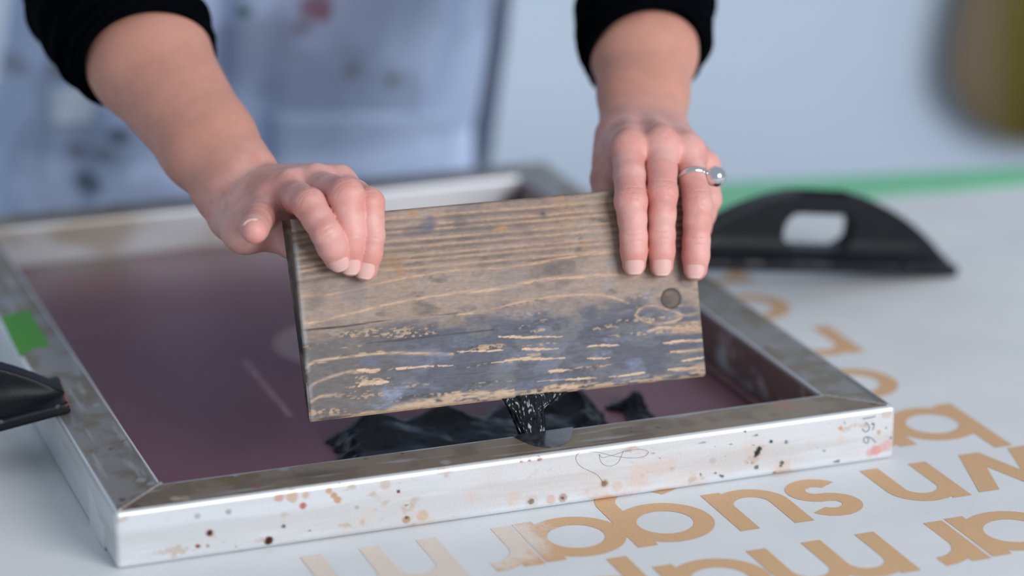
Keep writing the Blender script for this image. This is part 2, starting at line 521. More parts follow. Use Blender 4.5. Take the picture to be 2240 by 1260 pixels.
# ================================================================== aluminium screen frame
frame = empty('screen_frame', (W / 2, D / 2, 0))
RB = 0.0032                                       # edge radius of the tube
def tube_section(m):
    """rounded rectangle of the tube: list of (inward offset 0..T, z 0..H), m points per side"""
    pts = []
    def side(a, b, n):
        for t_ in np.linspace(0, 1, n, endpoint=False): pts.append((a[0] + (b[0] - a[0]) * t_, a[1] + (b[1] - a[1]) * t_))
    def corner(cx, cz, a0):
        for q in np.radians(np.linspace(a0, a0 - 90, 5, endpoint=False)): pts.append((cx + RB * np.cos(q), cz + RB * np.sin(q)))
    side((0, RB), (0, H - RB), m); corner(RB, H - RB, 180)
    side((RB, H), (T - RB, H), m); corner(T - RB, H - RB, 90)
    side((T, H - RB), (T, RB), m // 2); corner(T - RB, RB, 0)
    side((T - RB, 0), (RB, 0), 3); corner(RB, RB, 270)
    return np.array(pts)
def corner_round(x, y):
    """round the four outer vertical edges"""
    for cx, sx in ((0, 1), (W, -1)):
        for cy, sy in ((0, 1), (D, -1)):
            a, b = (x - cx) * sx, (y - cy) * sy
            m = (a < RB) & (b < RB)
            va, vb = RB - a, RB - b; ln = np.hypot(va, vb); mx = np.maximum(va, vb)
            k = np.where(ln > 1e-9, mx / np.maximum(ln, 1e-9), 1)
            x = np.where(m, cx + sx * (RB - va * k), x); y = np.where(m, cy + sy * (RB - vb * k), y)
    return x, y
def px_spots(lst, plane):
    """(px, py, radius_px, rgb, strength) -> world spots on a plane"""
    out = []
    for x, y, r, c, s in lst:
        p = onplane(x, y, *plane); q = onplane(x + r, y, *plane)
        out.append((p, np.linalg.norm(q - p), lin(*c), s))
    return out
front_spots = px_spots([
    (459, 1166, 9, (92, 36, 22), 1.0), (433, 1195, 5, (140, 62, 42), 1.0), (455, 1194, 4, (150, 130, 118), .8), (587, 1183, 10, (74, 30, 22), 1.0),
    (620, 1151, 5, (88, 82, 84), .9), (663, 1106, 8, (196, 100, 84), .9), (610, 1088, 10, (205, 130, 92), .6), (640, 1085, 14, (206, 156, 110), .6), (668, 1083, 10, (205, 160, 118), .6),
    (720, 1073, 8, (202, 158, 112), .8), (730, 1083, 8, (200, 155, 108), .85), (739, 1094, 8, (200, 155, 108), .85), (500, 1119, 6, (150, 150, 150), .7), (432, 1129, 6, (165, 165, 165), .7), (843, 1060, 11, (205, 178, 156), .55),
    (872, 1075, 4, (120, 72, 52), 1), (889, 1137, 9, (176, 120, 74), .7), (889, 1132, 4, (96, 66, 44), .9), (924, 1127, 12, (214, 172, 128), .6), (1030, 1086, 14, (228, 196, 184), .5), (1162, 1097, 6, (92, 82, 70), .9), (1162, 1097, 16, (196, 172, 150), .4),
    (1231, 1088, 10, (170, 130, 96), .7), (1231, 1089, 4, (100, 76, 58), .9), (1205, 1093, 10, (216, 160, 140), .5), (1120, 1095, 18, (226, 190, 160), .5), (1322, 1058, 7, (44, 38, 34), 1), (1322, 1058, 11, (196, 165, 130), .5), (1350, 1065, 12, (222, 190, 168), .4), (1400, 1045, 30, (232, 204, 190), .4),
    (1656, 991, 7, (48, 50, 54), 1), (1661, 982, 6, (48, 50, 54), 1), (1652, 998, 4, (52, 54, 58), 1), (1686, 966, 4, (22, 84, 66), 1), (1655, 1022, 5, (60, 66, 66), .8), (1710, 1012, 4, (40, 84, 74), .9), (1708, 1019, 3, (40, 84, 74), .9), (1720, 967, 4, (96, 112, 118), .8),
    (1630, 943, 3, (24, 84, 68), .9), (1575, 1040, 3, (40, 100, 84), .9), (1580, 1042, 3, (40, 100, 84), .9), (1565, 1035, 3, (60, 100, 90), .9), (1533, 1038, 3, (40, 100, 84), .9), (1695, 1034, 4, (80, 92, 96), .8), (1839, 937, 5, (214, 166, 120), .9), (1922, 946, 5, (206, 170, 140), .8),
    (1915, 985, 11, (226, 150, 144), .75), (1903, 990, 9, (226, 160, 152), .6), (1942, 972, 12, (228, 156, 150), .7), (1928, 979, 10, (228, 170, 160), .6), (1940, 905, 10, (206, 186, 168), .5), (1560, 1008, 8, (190, 190, 188), .6), (1480, 1060, 30, (234, 212, 200), .4), (1803, 986, 3, (120, 140, 150), .8),
    (1180, 1003, 5, (150, 90, 66), .8), (1140, 1008, 4, (150, 90, 66), .8), (1158, 1006, 4, (150, 90, 66), .8), (800, 1132, 22, (226, 206, 192), .4), (1080, 1030, 20, (222, 214, 208), .4), (780, 1110, 5, (160, 150, 144), .6)], ((0, 0, 0), (0, 1, 0)))
top_spots = px_spots([
    (267, 1093, 9, (70, 26, 36), .9), (300, 1108, 14, (92, 52, 52), .6), (385, 1091, 14, (205, 192, 176), .8), (405, 1090, 12, (200, 180, 158), .7), (310, 1050, 12, (186, 186, 184), .7), (330, 1058, 9, (190, 190, 188), .7), (500, 1050, 22, (128, 116, 62), .6), (440, 1062, 16, (128, 116, 70), .6), (550, 1043, 18, (128, 116, 66), .5),
    (515, 1040, 6, (178, 186, 196), .8), (620, 1025, 12, (174, 182, 190), .6), (560, 1062, 18, (146, 102, 84), .6), (242, 983, 6, (110, 82, 76), .7), (271, 964, 5, (108, 60, 84), .9), (243, 981, 5, (100, 66, 60), .7), (975, 1012, 12, (190, 186, 182), .7), (1715, 888, 20, (180, 118, 102), .55), (1690, 890, 12, (176, 122, 106), .5), (1735, 893, 14, (170, 128, 112), .5),
    (1910, 882, 7, (46, 44, 46), .95), (1620, 912, 20, (150, 122, 104), .5), (1440, 935, 6, (70, 70, 74), .6), (1380, 944, 4, (60, 60, 64), .7), (880, 992, 5, (80, 66, 50), .7), (800, 1004, 5, (90, 76, 60), .6), (1500, 925, 20, (116, 106, 100), .5), (60, 660, 26, (128, 96, 84), .4), (200, 850, 14, (150, 116, 80), .5), (215, 872, 5, (168, 90, 70), .8), (210, 886, 10, (186, 186, 184), .6), (150, 925, 14, (130, 132, 150), .5)], ((0, 0, H), (0, 0, 1)))
def rail_color(P, N, which):
    n = len(P)
    base = np.tile(lin(226, 229, 233), (n, 1))
    st = np.array([3.0, 30, 30]) if which in ('front', 'back') else np.array([30.0, 3, 30])
    f1 = fbm(P * st * 2.2, 11, 5); f2 = fbm(P * 46, 12, 4); f3 = fbm(P * 150, 13, 3)
    up = np.clip(N[:, 2], 0, 1) > 0.97
    if which == 'front':
        base = np.tile(lin(226, 229, 233), (n, 1))
        base = mixc(base, lin(204, 202, 200), 0.6 * sstep(0.45, 0.7, f1))
        base = mixc(base, lin(224, 196, 178), 0.7 * sstep(0.52, 0.68, f2) * sstep(0.1, 0.3, P[:, 0]) * sstep(H, 0, P[:, 2]))
        base = mixc(base, lin(196, 170, 146), 0.6 * sstep(0.62, 0.74, f3) * sstep(0.5, 0.62, f2))
        base = mixc(base, lin(70, 72, 76), 0.7 * sstep(0.93, 0.97, vnoise(P * 250, 5)) * sstep(0.5, 0.58, f2))
        base = mixc(base, lin(36, 92, 78), 0.8 * sstep(0.93, 0.97, vnoise(P * 260, 6)) * sstep(0.36, 0.42, P[:, 0]))
        for p, r, c, s in front_spots:
            d = np.linalg.norm((P - p) * np.array([1, 0.2, 1]), axis=1) / r + (f3 - 0.5) * (0.7 if r < 0.0042 else 1.5)
            base = mixc(base, c, s * (1.0 if r < 0.0042 else 0.7) * (1 - sstep(0.75 if r < 0.0042 else 0.45, 1.15, d)))
    else:
        base = mixc(base, lin(204, 202, 200), 0.6 * sstep(0.45, 0.7, f1))
    if which == 'back':
        base = mixc(base, lin(176, 160, 140), 0.8 * sstep(0.45, 0.6, fbm(P * 14, 21, 3)) * sstep(0.40, 0.05, P[:, 0]))
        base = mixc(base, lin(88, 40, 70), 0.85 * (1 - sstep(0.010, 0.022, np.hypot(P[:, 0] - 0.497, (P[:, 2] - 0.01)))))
    # grime on the top faces
    stain = np.tile(lin(150, 146, 142), (n, 1))
    if which == 'front':
        stain = np.tile(lin(152, 136, 116), (n, 1))
    stain = mixc(stain, lin(128, 112, 92), 0.8 * sstep(0.45, 0.62, f2))
    stain = mixc(stain, lin(96, 90, 86), 0.7 * sstep(0.56, 0.72, f1))
    stain = mixc(stain, lin(184, 184, 184), 0.7 * sstep(0.60, 0.70, fbm(P * st * 5, 19, 4)))
    if which == 'front':
        stain = mixc(stain, lin(196, 200, 206), 0.8 * sstep(T - 0.0045, T - 0.003, P[:, 1] + (f2 - 0.5) * 0.008))
    for p, r, c, s in top_spots:
        d = np.linalg.norm((P - p) * np.array([1, 1.0 if which != 'front' else 0.8, 0]), axis=1) / r + (f3 - 0.5) * 0.9
        stain = mixc(stain, c, s * (1 - sstep(0.6, 1.2, d)))
    m = up.astype(float)
    base = base * (1 - m[:, None]) + stain * m[:, None]
    # inner walls carry dried red-brown ink
    inn = {'front': N[:, 1] > .6, 'left': N[:, 0] > .6, 'right': N[:, 0] < -.6, 'back': np.zeros(n, bool)}[which]
    resid = 0.85 * sstep(0.36, 0.52, fbm(P * 30, 23, 4)) * inn
    base = mixc(base, lin(132, 98, 84), resid); base = mixc(base, lin(140, 104, 114), 0.6 * sstep(0.52, 0.62, f2) * inn)
    return base
m_alu = attr_mat('worn_aluminium', 0.42, 0.55, 700, 0.06, (1, 1, 1), 0.08, 0.0002)
def make_rail(which, m, dl):
    sec = tube_section(m); ns = len(sec); length = W if which in ('front', 'back') else D
    nl = int(length / dl) + 1
    o_, z_ = sec[:, 0], sec[:, 1]
    tt = np.linspace(0, 1, nl)
    # dense near both ends so that the rounded corners are smooth
    tt = np.unique(np.concatenate([tt, np.linspace(0, 0.02, 14), np.linspace(0.98, 1, 14)])); nl = len(tt)
    a = o_[None, :] + (length - 2 * o_[None, :]) * tt[:, None]
    b = np.tile(o_, (nl, 1)); z = np.tile(z_, (nl, 1))
    no, nz_ = np.roll(z_, -1) - np.roll(z_, 1), -(np.roll(o_, -1) - np.roll(o_, 1))
    ln = np.hypot(no, nz_); no, nz_ = -no / ln, -nz_ / ln          # outward in (offset, z)
    NB, NZ = np.tile(no, (nl, 1)), np.tile(nz_, (nl, 1)); zero = np.zeros_like(NB)
    if which == 'front': x, y, N = a, b, np.stack([zero, NB, NZ], -1)
    elif which == 'back': x, y, N = a, D - b, np.stack([zero, -NB, NZ], -1)
    elif which == 'left': x, y, N = b, a, np.stack([NB, zero, NZ], -1)
    else: x, y, N = W - b, a, np.stack([-NB, zero, NZ], -1)
    x, y = corner_round(x.ravel(), y.ravel())
    P = np.stack([x, y, z.ravel()], -1)
    i, j = np.meshgrid(np.arange(nl - 1), np.arange(ns), indexing='ij'); j2 = (j + 1) % ns
    Q = np.stack([i * ns + j, i * ns + j2, (i + 1) * ns + j2, (i + 1) * ns + j], -1).reshape(-1, 4)
    if which in ('back', 'left'): Q = Q[:, ::-1]
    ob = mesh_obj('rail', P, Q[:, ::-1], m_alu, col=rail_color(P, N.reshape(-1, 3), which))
    adopt(ob, frame); return ob
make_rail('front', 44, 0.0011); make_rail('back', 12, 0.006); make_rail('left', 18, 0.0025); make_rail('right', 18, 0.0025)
# weld beads along the mitres
m_weld = simple('weld_bead', (176, 170, 168), 0.4, 200, 0.15, Metallic=0.5)
for (xa, ya), (xb, yb) in (((0.0035, 0.0035), (T, T)), ((W - 0.0035, 0.0035), (W - T, T)), ((0.0035, D - 0.0035), (T, D - T)), ((W - 0.0035, D - 0.0035), (W - T, D - T))):
    s_ = np.linspace(0, 1, 24)[:, None]
    P = np.array([xa, ya, H - 0.0004]) + s_ * (np.array([xb - xa, yb - ya, 0]))
    V, F_ = tube(P, 0.0011 + 0.0003 * np.sin(s_[:, 0] * 60), 8)
    o = mesh_obj('weld_bead', V, F_, m_weld); adopt(o, frame)
# tensioned mesh
nu, nv = 300, 380
uu, vv = np.meshgrid(np.linspace(T - 0.001, W - T + 0.001, nu), np.linspace(T - 0.001, D - T + 0.001, nv), indexing='ij')
P = np.stack([uu.ravel(), vv.ravel(), np.full(uu.size, 0.0032)], -1)
c = np.tile(lin(118, 78, 88), (len(P), 1))
f = fbm(P * 9, 31, 4)
c = mixc(c, lin(104, 67, 77), 0.6 * sstep(0.4, 0.65, f)); c = mixc(c, lin(120, 86, 98), 0.45 * sstep(0.55, 0.75, fbm(P * 5, 32, 3)))
q = onZ(757, 748, 0.0032); d = np.linalg.norm((P - q)[:, :2] * np.array([1.0, 1.0]), axis=1)
c = mixc(c, lin(158, 134, 136), 1 - sstep(0.054, 0.057, d))
la, lb = onZ(537, 792, 0.0032), onZ(634, 908, 0.0032)
d, par, _ = poly_dist(P[:, 0], P[:, 1], [la[:2], lb[:2]])
stripe = (1 - sstep(0.0022, 0.0032, d)) * (0.35 + 0.65 * sstep(0.35, 0.5, vnoise(np.stack([par * 60, d * 900, 0 * d], -1), 8)))
c = mixc(c, lin(176, 140, 152), 0.85 * stripe)
la, lb = onZ(105, 592, 0.0032), onZ(270, 577, 0.0032)
d, par, _ = poly_dist(P[:, 0], P[:, 1], [la[:2], lb[:2]])
c = mixc(c, lin(106, 108, 96), 0.7 * (1 - sstep(0.006, 0.016, d + (f - 0.5) * 0.01)))
t = NT('mauve_emulsion_mesh'); v = t.coord(); a = t.attr()
wv = t.n('ShaderNodeTexChecker'); wv.inputs['Scale'].default_value = 2600; t.l(v, wv.inputs['Vector'])
t.set(Base_Color=a.outputs['Color'], Roughness=0.36, Specular_IOR_Level=0.24)
t.bump(wv.outputs['Fac'], 0.05, 0.0001)
o = mesh_obj('mesh_fabric', P, grid_faces(nu, nv), t.m, col=c); adopt(o, frame)
# glued mesh edge strip inside the frame
m_strip = simple('dried_ink_strip', (112, 84, 84), 0.6, 60, 0.2)
for lo, hi in (((W - T - 0.0125, T, 0.0030), (W - T - 0.0055, D - T, 0.0062)), ((T + 0.0055, T, 0.0030), (T + 0.0125, D - T, 0.0062))):
    V, F_ = box_mesh(lo, hi, 0.001); o = mesh_obj('edge_strip', V, F_, m_strip, smooth=False); adopt(o, frame)
# green tape and white sticker stuck to the left rail
tq = [onZ(x, y, H)[:2] for x, y in ((2, 694), (62, 678), (110, 757), (74, 762), (44, 781), (20, 735))]
V, F_ = prism([tuple(q) for q in tq][::-1], H - 0.0001, H + 0.0004)
o = mesh_obj('tape_strip', V, F_, simple('bright_green_tape', (76, 158, 48), 0.6, 60, 0.08), smooth=False); adopt(o, frame)
o['label'] = 'bright green tape strip'
sp = [onplane(x, y, (0, 0, 0), (1, 0, 0)) for x, y in ((195, 1062), (207, 1090), (219, 1136), (229, 1148), (230, 1202), (198, 1150))]
V = [(-0.0005, p[1], p[2]) for p in sp] + [(0.0002, p[1], p[2]) for p in sp]; n = len(sp)
F_ = [tuple(range(n)), tuple(range(2 * n - 1, n - 1, -1))] + [(i, n + i, n + (i + 1) % n, (i + 1) % n) for i in range(n)]
o = mesh_obj('sticker', V, F_, simple('white_paper_sticker', (226, 226, 228), 0.7, 40, 0.03), smooth=False); adopt(o, frame)
o['label'] = 'torn white paper sticker'
# number 156 written sideways in marker, reading downwards
m_mark = simple('faded_marker', (138, 146, 158), 0.7, 300, 0.15)
strokes = [[(1887, 916), (1900, 914), (1915, 911)],
           [(1907, 927), (1912, 929), (1911, 934), (1909, 941)], [(1907, 927), (1913, 926)],
           [(1886, 937), (1890, 943), (1896, 944), (1901, 939), (1901, 932), (1894, 924)],
           [(1916, 968), (1908, 960), (1900, 956), (1892, 957), (1889, 962), (1891, 967), (1897, 969), (1900, 964), (1898, 957)]]
num = None; V, F_ = [], []
for sk in strokes:
    p = np.array([onplane(x, y, (0, 0, 0), (0, 1, 0)) for x, y in sk]); p = catmull(p, 6) if len(p) > 2 else p
    d = np.gradient(p, axis=0); d /= np.linalg.norm(d, axis=1)[:, None]; nn = np.stack([-d[:, 2], 0 * d[:, 0], d[:, 0]], -1)
    k = len(V); w_ = 0.0005
    for a_, b_ in zip(p, nn): V += [tuple(a_ + b_ * w_ + np.array([0, -0.00015, 0])), tuple(a_ - b_ * w_ + np.array([0, -0.00015, 0]))]
    F_ += [(k + 2 * i, k + 2 * i + 1, k + 2 * i + 3, k + 2 * i + 2) for i in range(len(p) - 1)]
o = mesh_obj('handwritten_number', V, F_, m_mark, smooth=False); adopt(o, frame)
o['label'] = 'number 156 in faded marker, written sideways'
tag(frame, 'worn aluminium screen printing frame with mauve mesh, lying on the cloth', 'screen frame')

# hair stuck to the front of the frame
def front_px(pts): return np.array([onplane(x, y, (0, -0.0003, 0), (0, 1, 0)) for x, y in pts])
hp = catmull(front_px([(1320, 1056), (1305, 1038), (1270, 1020), (1260, 1000), (1275, 988), (1310, 990), (1345, 998), (1385, 1002), (1410, 998), (1418, 988), (1400, 983), (1370, 987), (1340, 996), (1318, 1001), (1311, 994), (1316, 1012), (1332, 1020), (1352, 1012), (1364, 986)]), 8)
V, F_ = tube(hp, 0.00008, 5); 
tag(mesh_obj('loose_hair', V, F_, simple('dark_hair', (60, 50, 46), 0.4)), 'thin dark loose hair curled on the front of the aluminium frame', 'hair')

# ================================================================== wooden board (wedge shaped squeegee block)
LEAN = math.radians(17.0); ROLL = -math.radians(0.70)
B0 = np.array([0.139, 0.045, 0.0632])
BN = np.array([0, -math.cos(LEAN), math.sin(LEAN)]); BV0 = np.array([0, math.sin(LEAN), math.cos(LEAN)]); BU0 = np.array([1.0, 0, 0])
BU = BU0 * math.cos(ROLL) + BV0 * math.sin(ROLL); BV = -BU0 * math.sin(ROLL) + BV0 * math.cos(ROLL)
BW, BH = 0.278, 0.1305
def b_uv(x, y):
    q = onplane(x, y, B0, BN) - B0; return np.array([q @ BU, q @ BV])
def b_world(u, v, w): return B0 + np.multiply.outer(u, BU) + np.multiply.outer(v, BV) + np.multiply.outer(w, BN)
def b_depth(x, y):
    r = ray(x, y); return ((B0 - CAM) @ BN) / (r @ BN)
def b_thick(v): return 0.0045 + (0.0270 - 0.0045) * np.clip(v / BH, 0, 1)
nu, nv = 480, 226
gu, gv = np.meshgrid(np.linspace(0, BW, nu), np.linspace(0, BH, nv), indexing='ij')
U_, V_ = gu.ravel(), gv.ravel()
def edge_drop(d, r): 
    d = np.clip(d, 0, r); return r - np.sqrt(np.maximum(r * r - (r - d) ** 2, 0))
PX = lambda pts: catmull(np.array([b_uv(x, y) for x, y in pts]), 6)
Pn = np.stack([U_, V_, 0 * U_], -1)
n_fine = fbm(Pn * np.array([160, 900, 1]), 41, 4); n_lo = fbm(Pn * np.array([22, 38, 1]), 42, 5); n_mid = fbm(Pn * np.array([60, 110, 1]), 43, 4)
n_blot = fbm(Pn * np.array([28, 40, 1]) + 5, 44, 4); n_str = fbm(Pn * np.array([26, 330, 1]), 45, 4); n_gr = fbm(Pn * np.array([420, 700, 1]), 46, 3)
warp = (fbm(Pn * np.array([14, 30, 1]), 47, 3) - 0.5) * 0.006
vn = V_ / BH
cb = np.tile(lin(176, 156, 141), (len(U_), 1))
cb = mixc(cb, lin(134, 120, 112), 0.75 * sstep(0.48, 0.66, n_lo)); cb = mixc(cb, lin(100, 94, 94), 0.8 * sstep(0.58, 0.70, n_mid) * sstep(0.42, 0.55, n_blot))
cb = mixc(cb, lin(172, 150, 128), 0.6 * sstep(0.5, 0.65, n_blot))
cb = mixc(cb, lin(156, 118, 108), 0.45 * sstep(0.56, 0.68, fbm(Pn * np.array([34, 50, 1]) + 9, 48, 3)) * sstep(0.5, 0.7, vn) * sstep(0.08, 0.2, U_))
# early/late wood lines in the upper part
for vy in (468, 486, 497, 516, 531, 549, 560, 577):
    ln_ = [b_uv(x, vy + (1000 - x) * 0.082 + (8 if x < 700 else 0)) for x in np.linspace(640, 1530, 12)]
    d, par, sg = poly_dist(U_, V_ + warp * 0.35, ln_)
    cb = mixc(cb, lin(206, 172, 140), 0.85 * np.exp(-(d / 0.00085) ** 2) * (0.55 + 0.45 * sstep(0.38, 0.6, n_mid)))
    cb = mixc(cb, lin(100, 84, 74), 0.55 * np.exp(-((d - 0.0020) / 0.0012) ** 2) * (sg < 0) * (0.4 + 0.6 * sstep(0.35, 0.6, n_lo)))
# dark painted lower half
edge = PX([(655, 735), (760, 722), (860, 712), (960, 700), (1080, 688), (1180, 668), (1300, 668), (1400, 668), (1450, 660), (1540, 690)])
ev = np.interp(U_, edge[:, 0], edge[:, 1])
low = sstep(0.008, -0.010, V_ - ev + (n_mid - 0.5) * 0.03)
navy = np.tile(lin(86, 94, 112), (len(U_), 1))
navy = mixc(navy, lin(58, 66, 84), 0.8 * sstep(0.5, 0.64, n_str)); navy = mixc(navy, lin(124, 128, 134), 0.6 * sstep(0.53, 0.66, n_mid))
navy = mixc(navy, lin(122, 131, 152), 0.75 * sstep(0.55, 0.66, fbm(Pn * np.array([36, 90, 1]) + 3, 49, 4)) * sstep(0.045, 0.09, U_))
lft = sstep(0.075, 0.03, U_ + (n_lo - 0.5) * 0.03)
navy = mixc(navy, lin(116, 110, 104), 0.75 * lft)
cb = cb * (1 - low[:, None] * 0.93) + navy * low[:, None] * 0.93
# light wavy grain lines
for pts, wd, cc_ in (([(656, 649), (700, 646), (759, 638), (857, 614), (986, 593), (1119, 584), (1250, 562), (1345, 552)], .0012, (190, 154, 120)),
                     ([(655, 685), (662, 700), (676, 707), (720, 698), (790, 680), (880, 660), (990, 642), (1080, 634), (1187, 612), (1269, 606), (1345, 600), (1440, 604)], .0016, (196, 166, 136)),
                     ([(1000, 690), (1080, 676), (1157, 657), (1251, 646), (1320, 646), (1375, 662)], .0014, (190, 160, 130)),
                     ([(668, 806), (690, 790), (740, 783), (800, 776), (870, 772), (990, 775)], .0014, (206, 176, 142)),
                     ([(676, 848), (700, 832), (770, 812), (830, 808)], .0015, (176, 154, 130)), ([(680, 880), (700, 868), (735, 862)], .0014, (180, 156, 132)),
                     ([(1390, 690), (1400, 676), (1425, 668), (1470, 680), (1490, 690), (1478, 702), (1440, 708), (1405, 700), (1390, 690)], .0014, (196, 164, 132)),
                     ([(1420, 724), (1450, 716), (1500, 720), (1540, 726)], .0014, (206, 178, 150))):
    d, par, sg = poly_dist(U_, V_ + warp * 0.12, PX(pts))
    ws = wd * (0.30 + 0.8 * n_lo)
    cb = mixc(cb, np.minimum(lin(*cc_) * 1.35, 1), 0.9 * np.exp(-(d / ws) ** 2) * (0.45 + 0.55 * sstep(0.35, 0.55, n_fine)))
# chips where bare wood shows
for pts, wd in (([(785, 846), (800, 840), (850, 835)], .0018), ([(866, 806), (900, 805), (948, 802)], .0016), ([(782, 810), (815, 812), (830, 810)], .0018), ([(1072, 795), (1100, 790), (1160, 786), (1236, 783)], .0016),
                ([(1142, 763), (1180, 763), (1240, 761)], .0015), ([(1285, 758), (1300, 756), (1355, 755)], .0011), ([(1200, 813), (1220, 810), (1242, 809)], .0018), ([(1175, 835), (1250, 830), (1300, 826)], .0008), ([(1330, 825), (1350, 822), (1410, 816)], .0011), ([(1285, 784), (1310, 783), (1335, 782)], .0011),
                ([(1450, 750), (1480, 748), (1540, 744)], .0012), ([(1465, 770), (1500, 768), (1542, 763)], .0011), ([(1480, 788), (1510, 786), (1544, 781)], .0011), ([(1460, 808), (1490, 806), (1544, 800)], .0014), ([(1090, 737), (1140, 737), (1230, 735)], .0010), ([(1000, 770), (1060, 768), (1100, 766)], .0007), ([(958, 800), (975, 801), (995, 800)], .0008)):
    d, par, sg = poly_dist(U_, V_ + (n_mid - 0.5) * 0.0016, PX(pts))
    taper = np.sin(np.pi * np.clip(par * 0.96 + 0.02, 0, 1)) ** 0.35 * (0.35 + 1.3 * sstep(0.3, 0.62, n_fine * 0.5 + n_lo * 0.5))
    cb = mixc(cb, lin(236, 205, 172), sstep(1.15, 0.85, d / (wd * 0.62 * taper + 1e-5) + (n_gr - 0.5) * 1.1 + (n_mid - 0.5) * 0.8))
# random flakes and right-end wear
wear = sstep(0.235, 0.275, U_ + (n_lo - 0.5) * 0.05) * low
cb = mixc(cb, lin(178, 156, 134), 0.85 * wear * sstep(0.50, 0.60, n_str))
cb = mixc(cb, lin(200, 170, 138), 0.85 * low * sstep(0.60, 0.66, n_str) * sstep(0.48, 0.58, n_gr))
# scraped bottom edge
bot = sstep(0.0058, 0.0026, V_ + (n_mid - 0.5) * 0.008 + 0.004 * np.sin(U_ * 22 + 2.0) * (U_ < 0.14))
cb = mixc(cb, lin(226, 196, 162), 0.85 * bot * sstep(0.38, 0.5, n_fine * 0.5 + n_lo * 0.5 + 0.25 * (U_ - 0.12)))
# pale blue paint residue
for x, y, rx, ry, cc_ in ((850, 862, 38, 22, (150, 162, 184)), (835, 884, 34, 12, (142, 154, 178)), (880, 845, 16, 14, (146, 158, 182)), (1305, 775, 24, 7, (140, 152, 180)), (1375, 735, 18, 8, (120, 130, 156)), (1330, 745, 16, 6, (128, 140, 166)), (800, 790, 26, 12, (104, 116, 150)), (1160, 840, 60, 8, (116, 128, 154)), (1380, 800, 14, 10, (120, 134, 170)), (960, 785, 20, 8, (122, 136, 166)), (1010, 750, 26, 12, (122, 134, 154))):
    q = b_uv(x, y); s_ = 0.00030
    d = np.hypot((U_ - q[0] + (n_lo - 0.5) * 0.02) / (rx * s_ * 1.15), (V_ - q[1] + (n_mid - 0.5) * 0.006) / (ry * s_)) + (n_mid - 0.5) * 1.6 + (n_str - 0.5) * 1.5
    cb = mixc(cb, lin(*cc_), 0.85 * (1 - sstep(0.5, 1.3, d)) * (0.3 + 0.7 * sstep(0.38, 0.6, n_str * 0.6 + n_gr * 0.4)))
# coloured smudges in the upper part
for x, y, r, cc_, s_ in ((944, 494, 14, (74, 84, 116), .8), (935, 505, 12, (84, 92, 118), .6), (1010, 484, 16, (96, 90, 88), .7), (860, 474, 9, (190, 140, 80), .7), (900, 474, 8, (190, 142, 84), .7), (985, 470, 8, (160, 110, 96), .6), (860, 572, 18, (176, 132, 76), .65), (870, 590, 12, (178, 132, 76), .6), (905, 512, 14, (98, 78, 106), .5), (1187, 464, 16, (90, 82, 76), .75), (1188, 462, 6, (50, 56, 68), .8), (1240, 455, 34, (190, 154, 110), .5), (1105, 497, 10, (196, 150, 90), .6), (1205, 590, 18, (98, 92, 88), .6), (1230, 585, 22, (150, 110, 98), .4), (1170, 566, 5, (222, 214, 206), .9), (1275, 545, 16, (180, 138, 90), .5), (1340, 575, 12, (150, 150, 156), .6), (1160, 505, 14, (104, 98, 96), .5), (770, 640, 20, (116, 120, 130), .5), (690, 670, 20, (98, 92, 92), .6), (1120, 610, 30, (140, 140, 146), .4), (1320, 625, 14, (170, 166, 166), .6), (1420, 650, 12, (164, 164, 170), .6), (1300, 440, 18, (176, 146, 132), .5), (1060, 585, 16, (110, 104, 100), .5)):
    q = b_uv(x, y)
    d = np.hypot((U_ - q[0] + (n_lo - 0.5) * 0.016) * 0.8, (V_ - q[1] + (n_blot - 0.5) * 0.012)) / (r * 0.0003) + (n_mid - 0.5) * 2.0 + (n_str - 0.5) * 0.9
    cb = mixc(cb, lin(*cc_), 0.9 * s_ * (1 - sstep(0.35, 1.35, d)) * (0.45 + 0.55 * sstep(0.35, 0.6, n_gr * 0.5 + n_fine * 0.5)))
# long crack
crack = PX([(660, 723), (700, 719), (755, 714), (850, 700), (950, 690), (1080, 677), (1170, 658), (1240, 648)])
dck, pck, _ = poly_dist(U_, V_, crack)
ckm = sstep(0.00065, 0.00025, dck + 0.0004 * sstep(0.15, 0.6, pck)) * sstep(1.0, 0.85, pck)
cb = mixc(cb, lin(40, 34, 36), 0.95 * ckm)
crack2 = PX([(800, 752), (900, 742), (985, 732), (1080, 722)]); dc2, pc2, _ = poly_dist(U_, V_, crack2)
ck2 = sstep(0.0005, 0.0002, dc2) * sstep(0.3, 0.5, n_lo + 0.1); cb = mixc(cb, lin(46, 40, 40), 0.8 * ck2)
# knot
kq = b_uv(1468, 653); kd = np.hypot((U_ - kq[0]) / 1.05, V_ - kq[1])
cb = mixc(cb, lin(112, 96, 80), sstep(0.0068, 0.0060, kd) * 0.9); cb = mixc(cb, lin(78, 70, 66), 0.7 * sstep(0.0068, 0.006, kd) * sstep(0.42, 0.58, n_mid))
kring = np.exp(-((kd - 0.0064) / 0.0008) ** 2); cb = mixc(cb, lin(52, 48, 50), 0.85 * kring)
cb = cb * (0.84 + 0.34 * n_gr[:, None]) * (0.84 + 0.32 * n_fine[:, None]) * (0.92 + 0.16 * n_str[:, None]) * np.array([0.67, 0.65, 0.655])
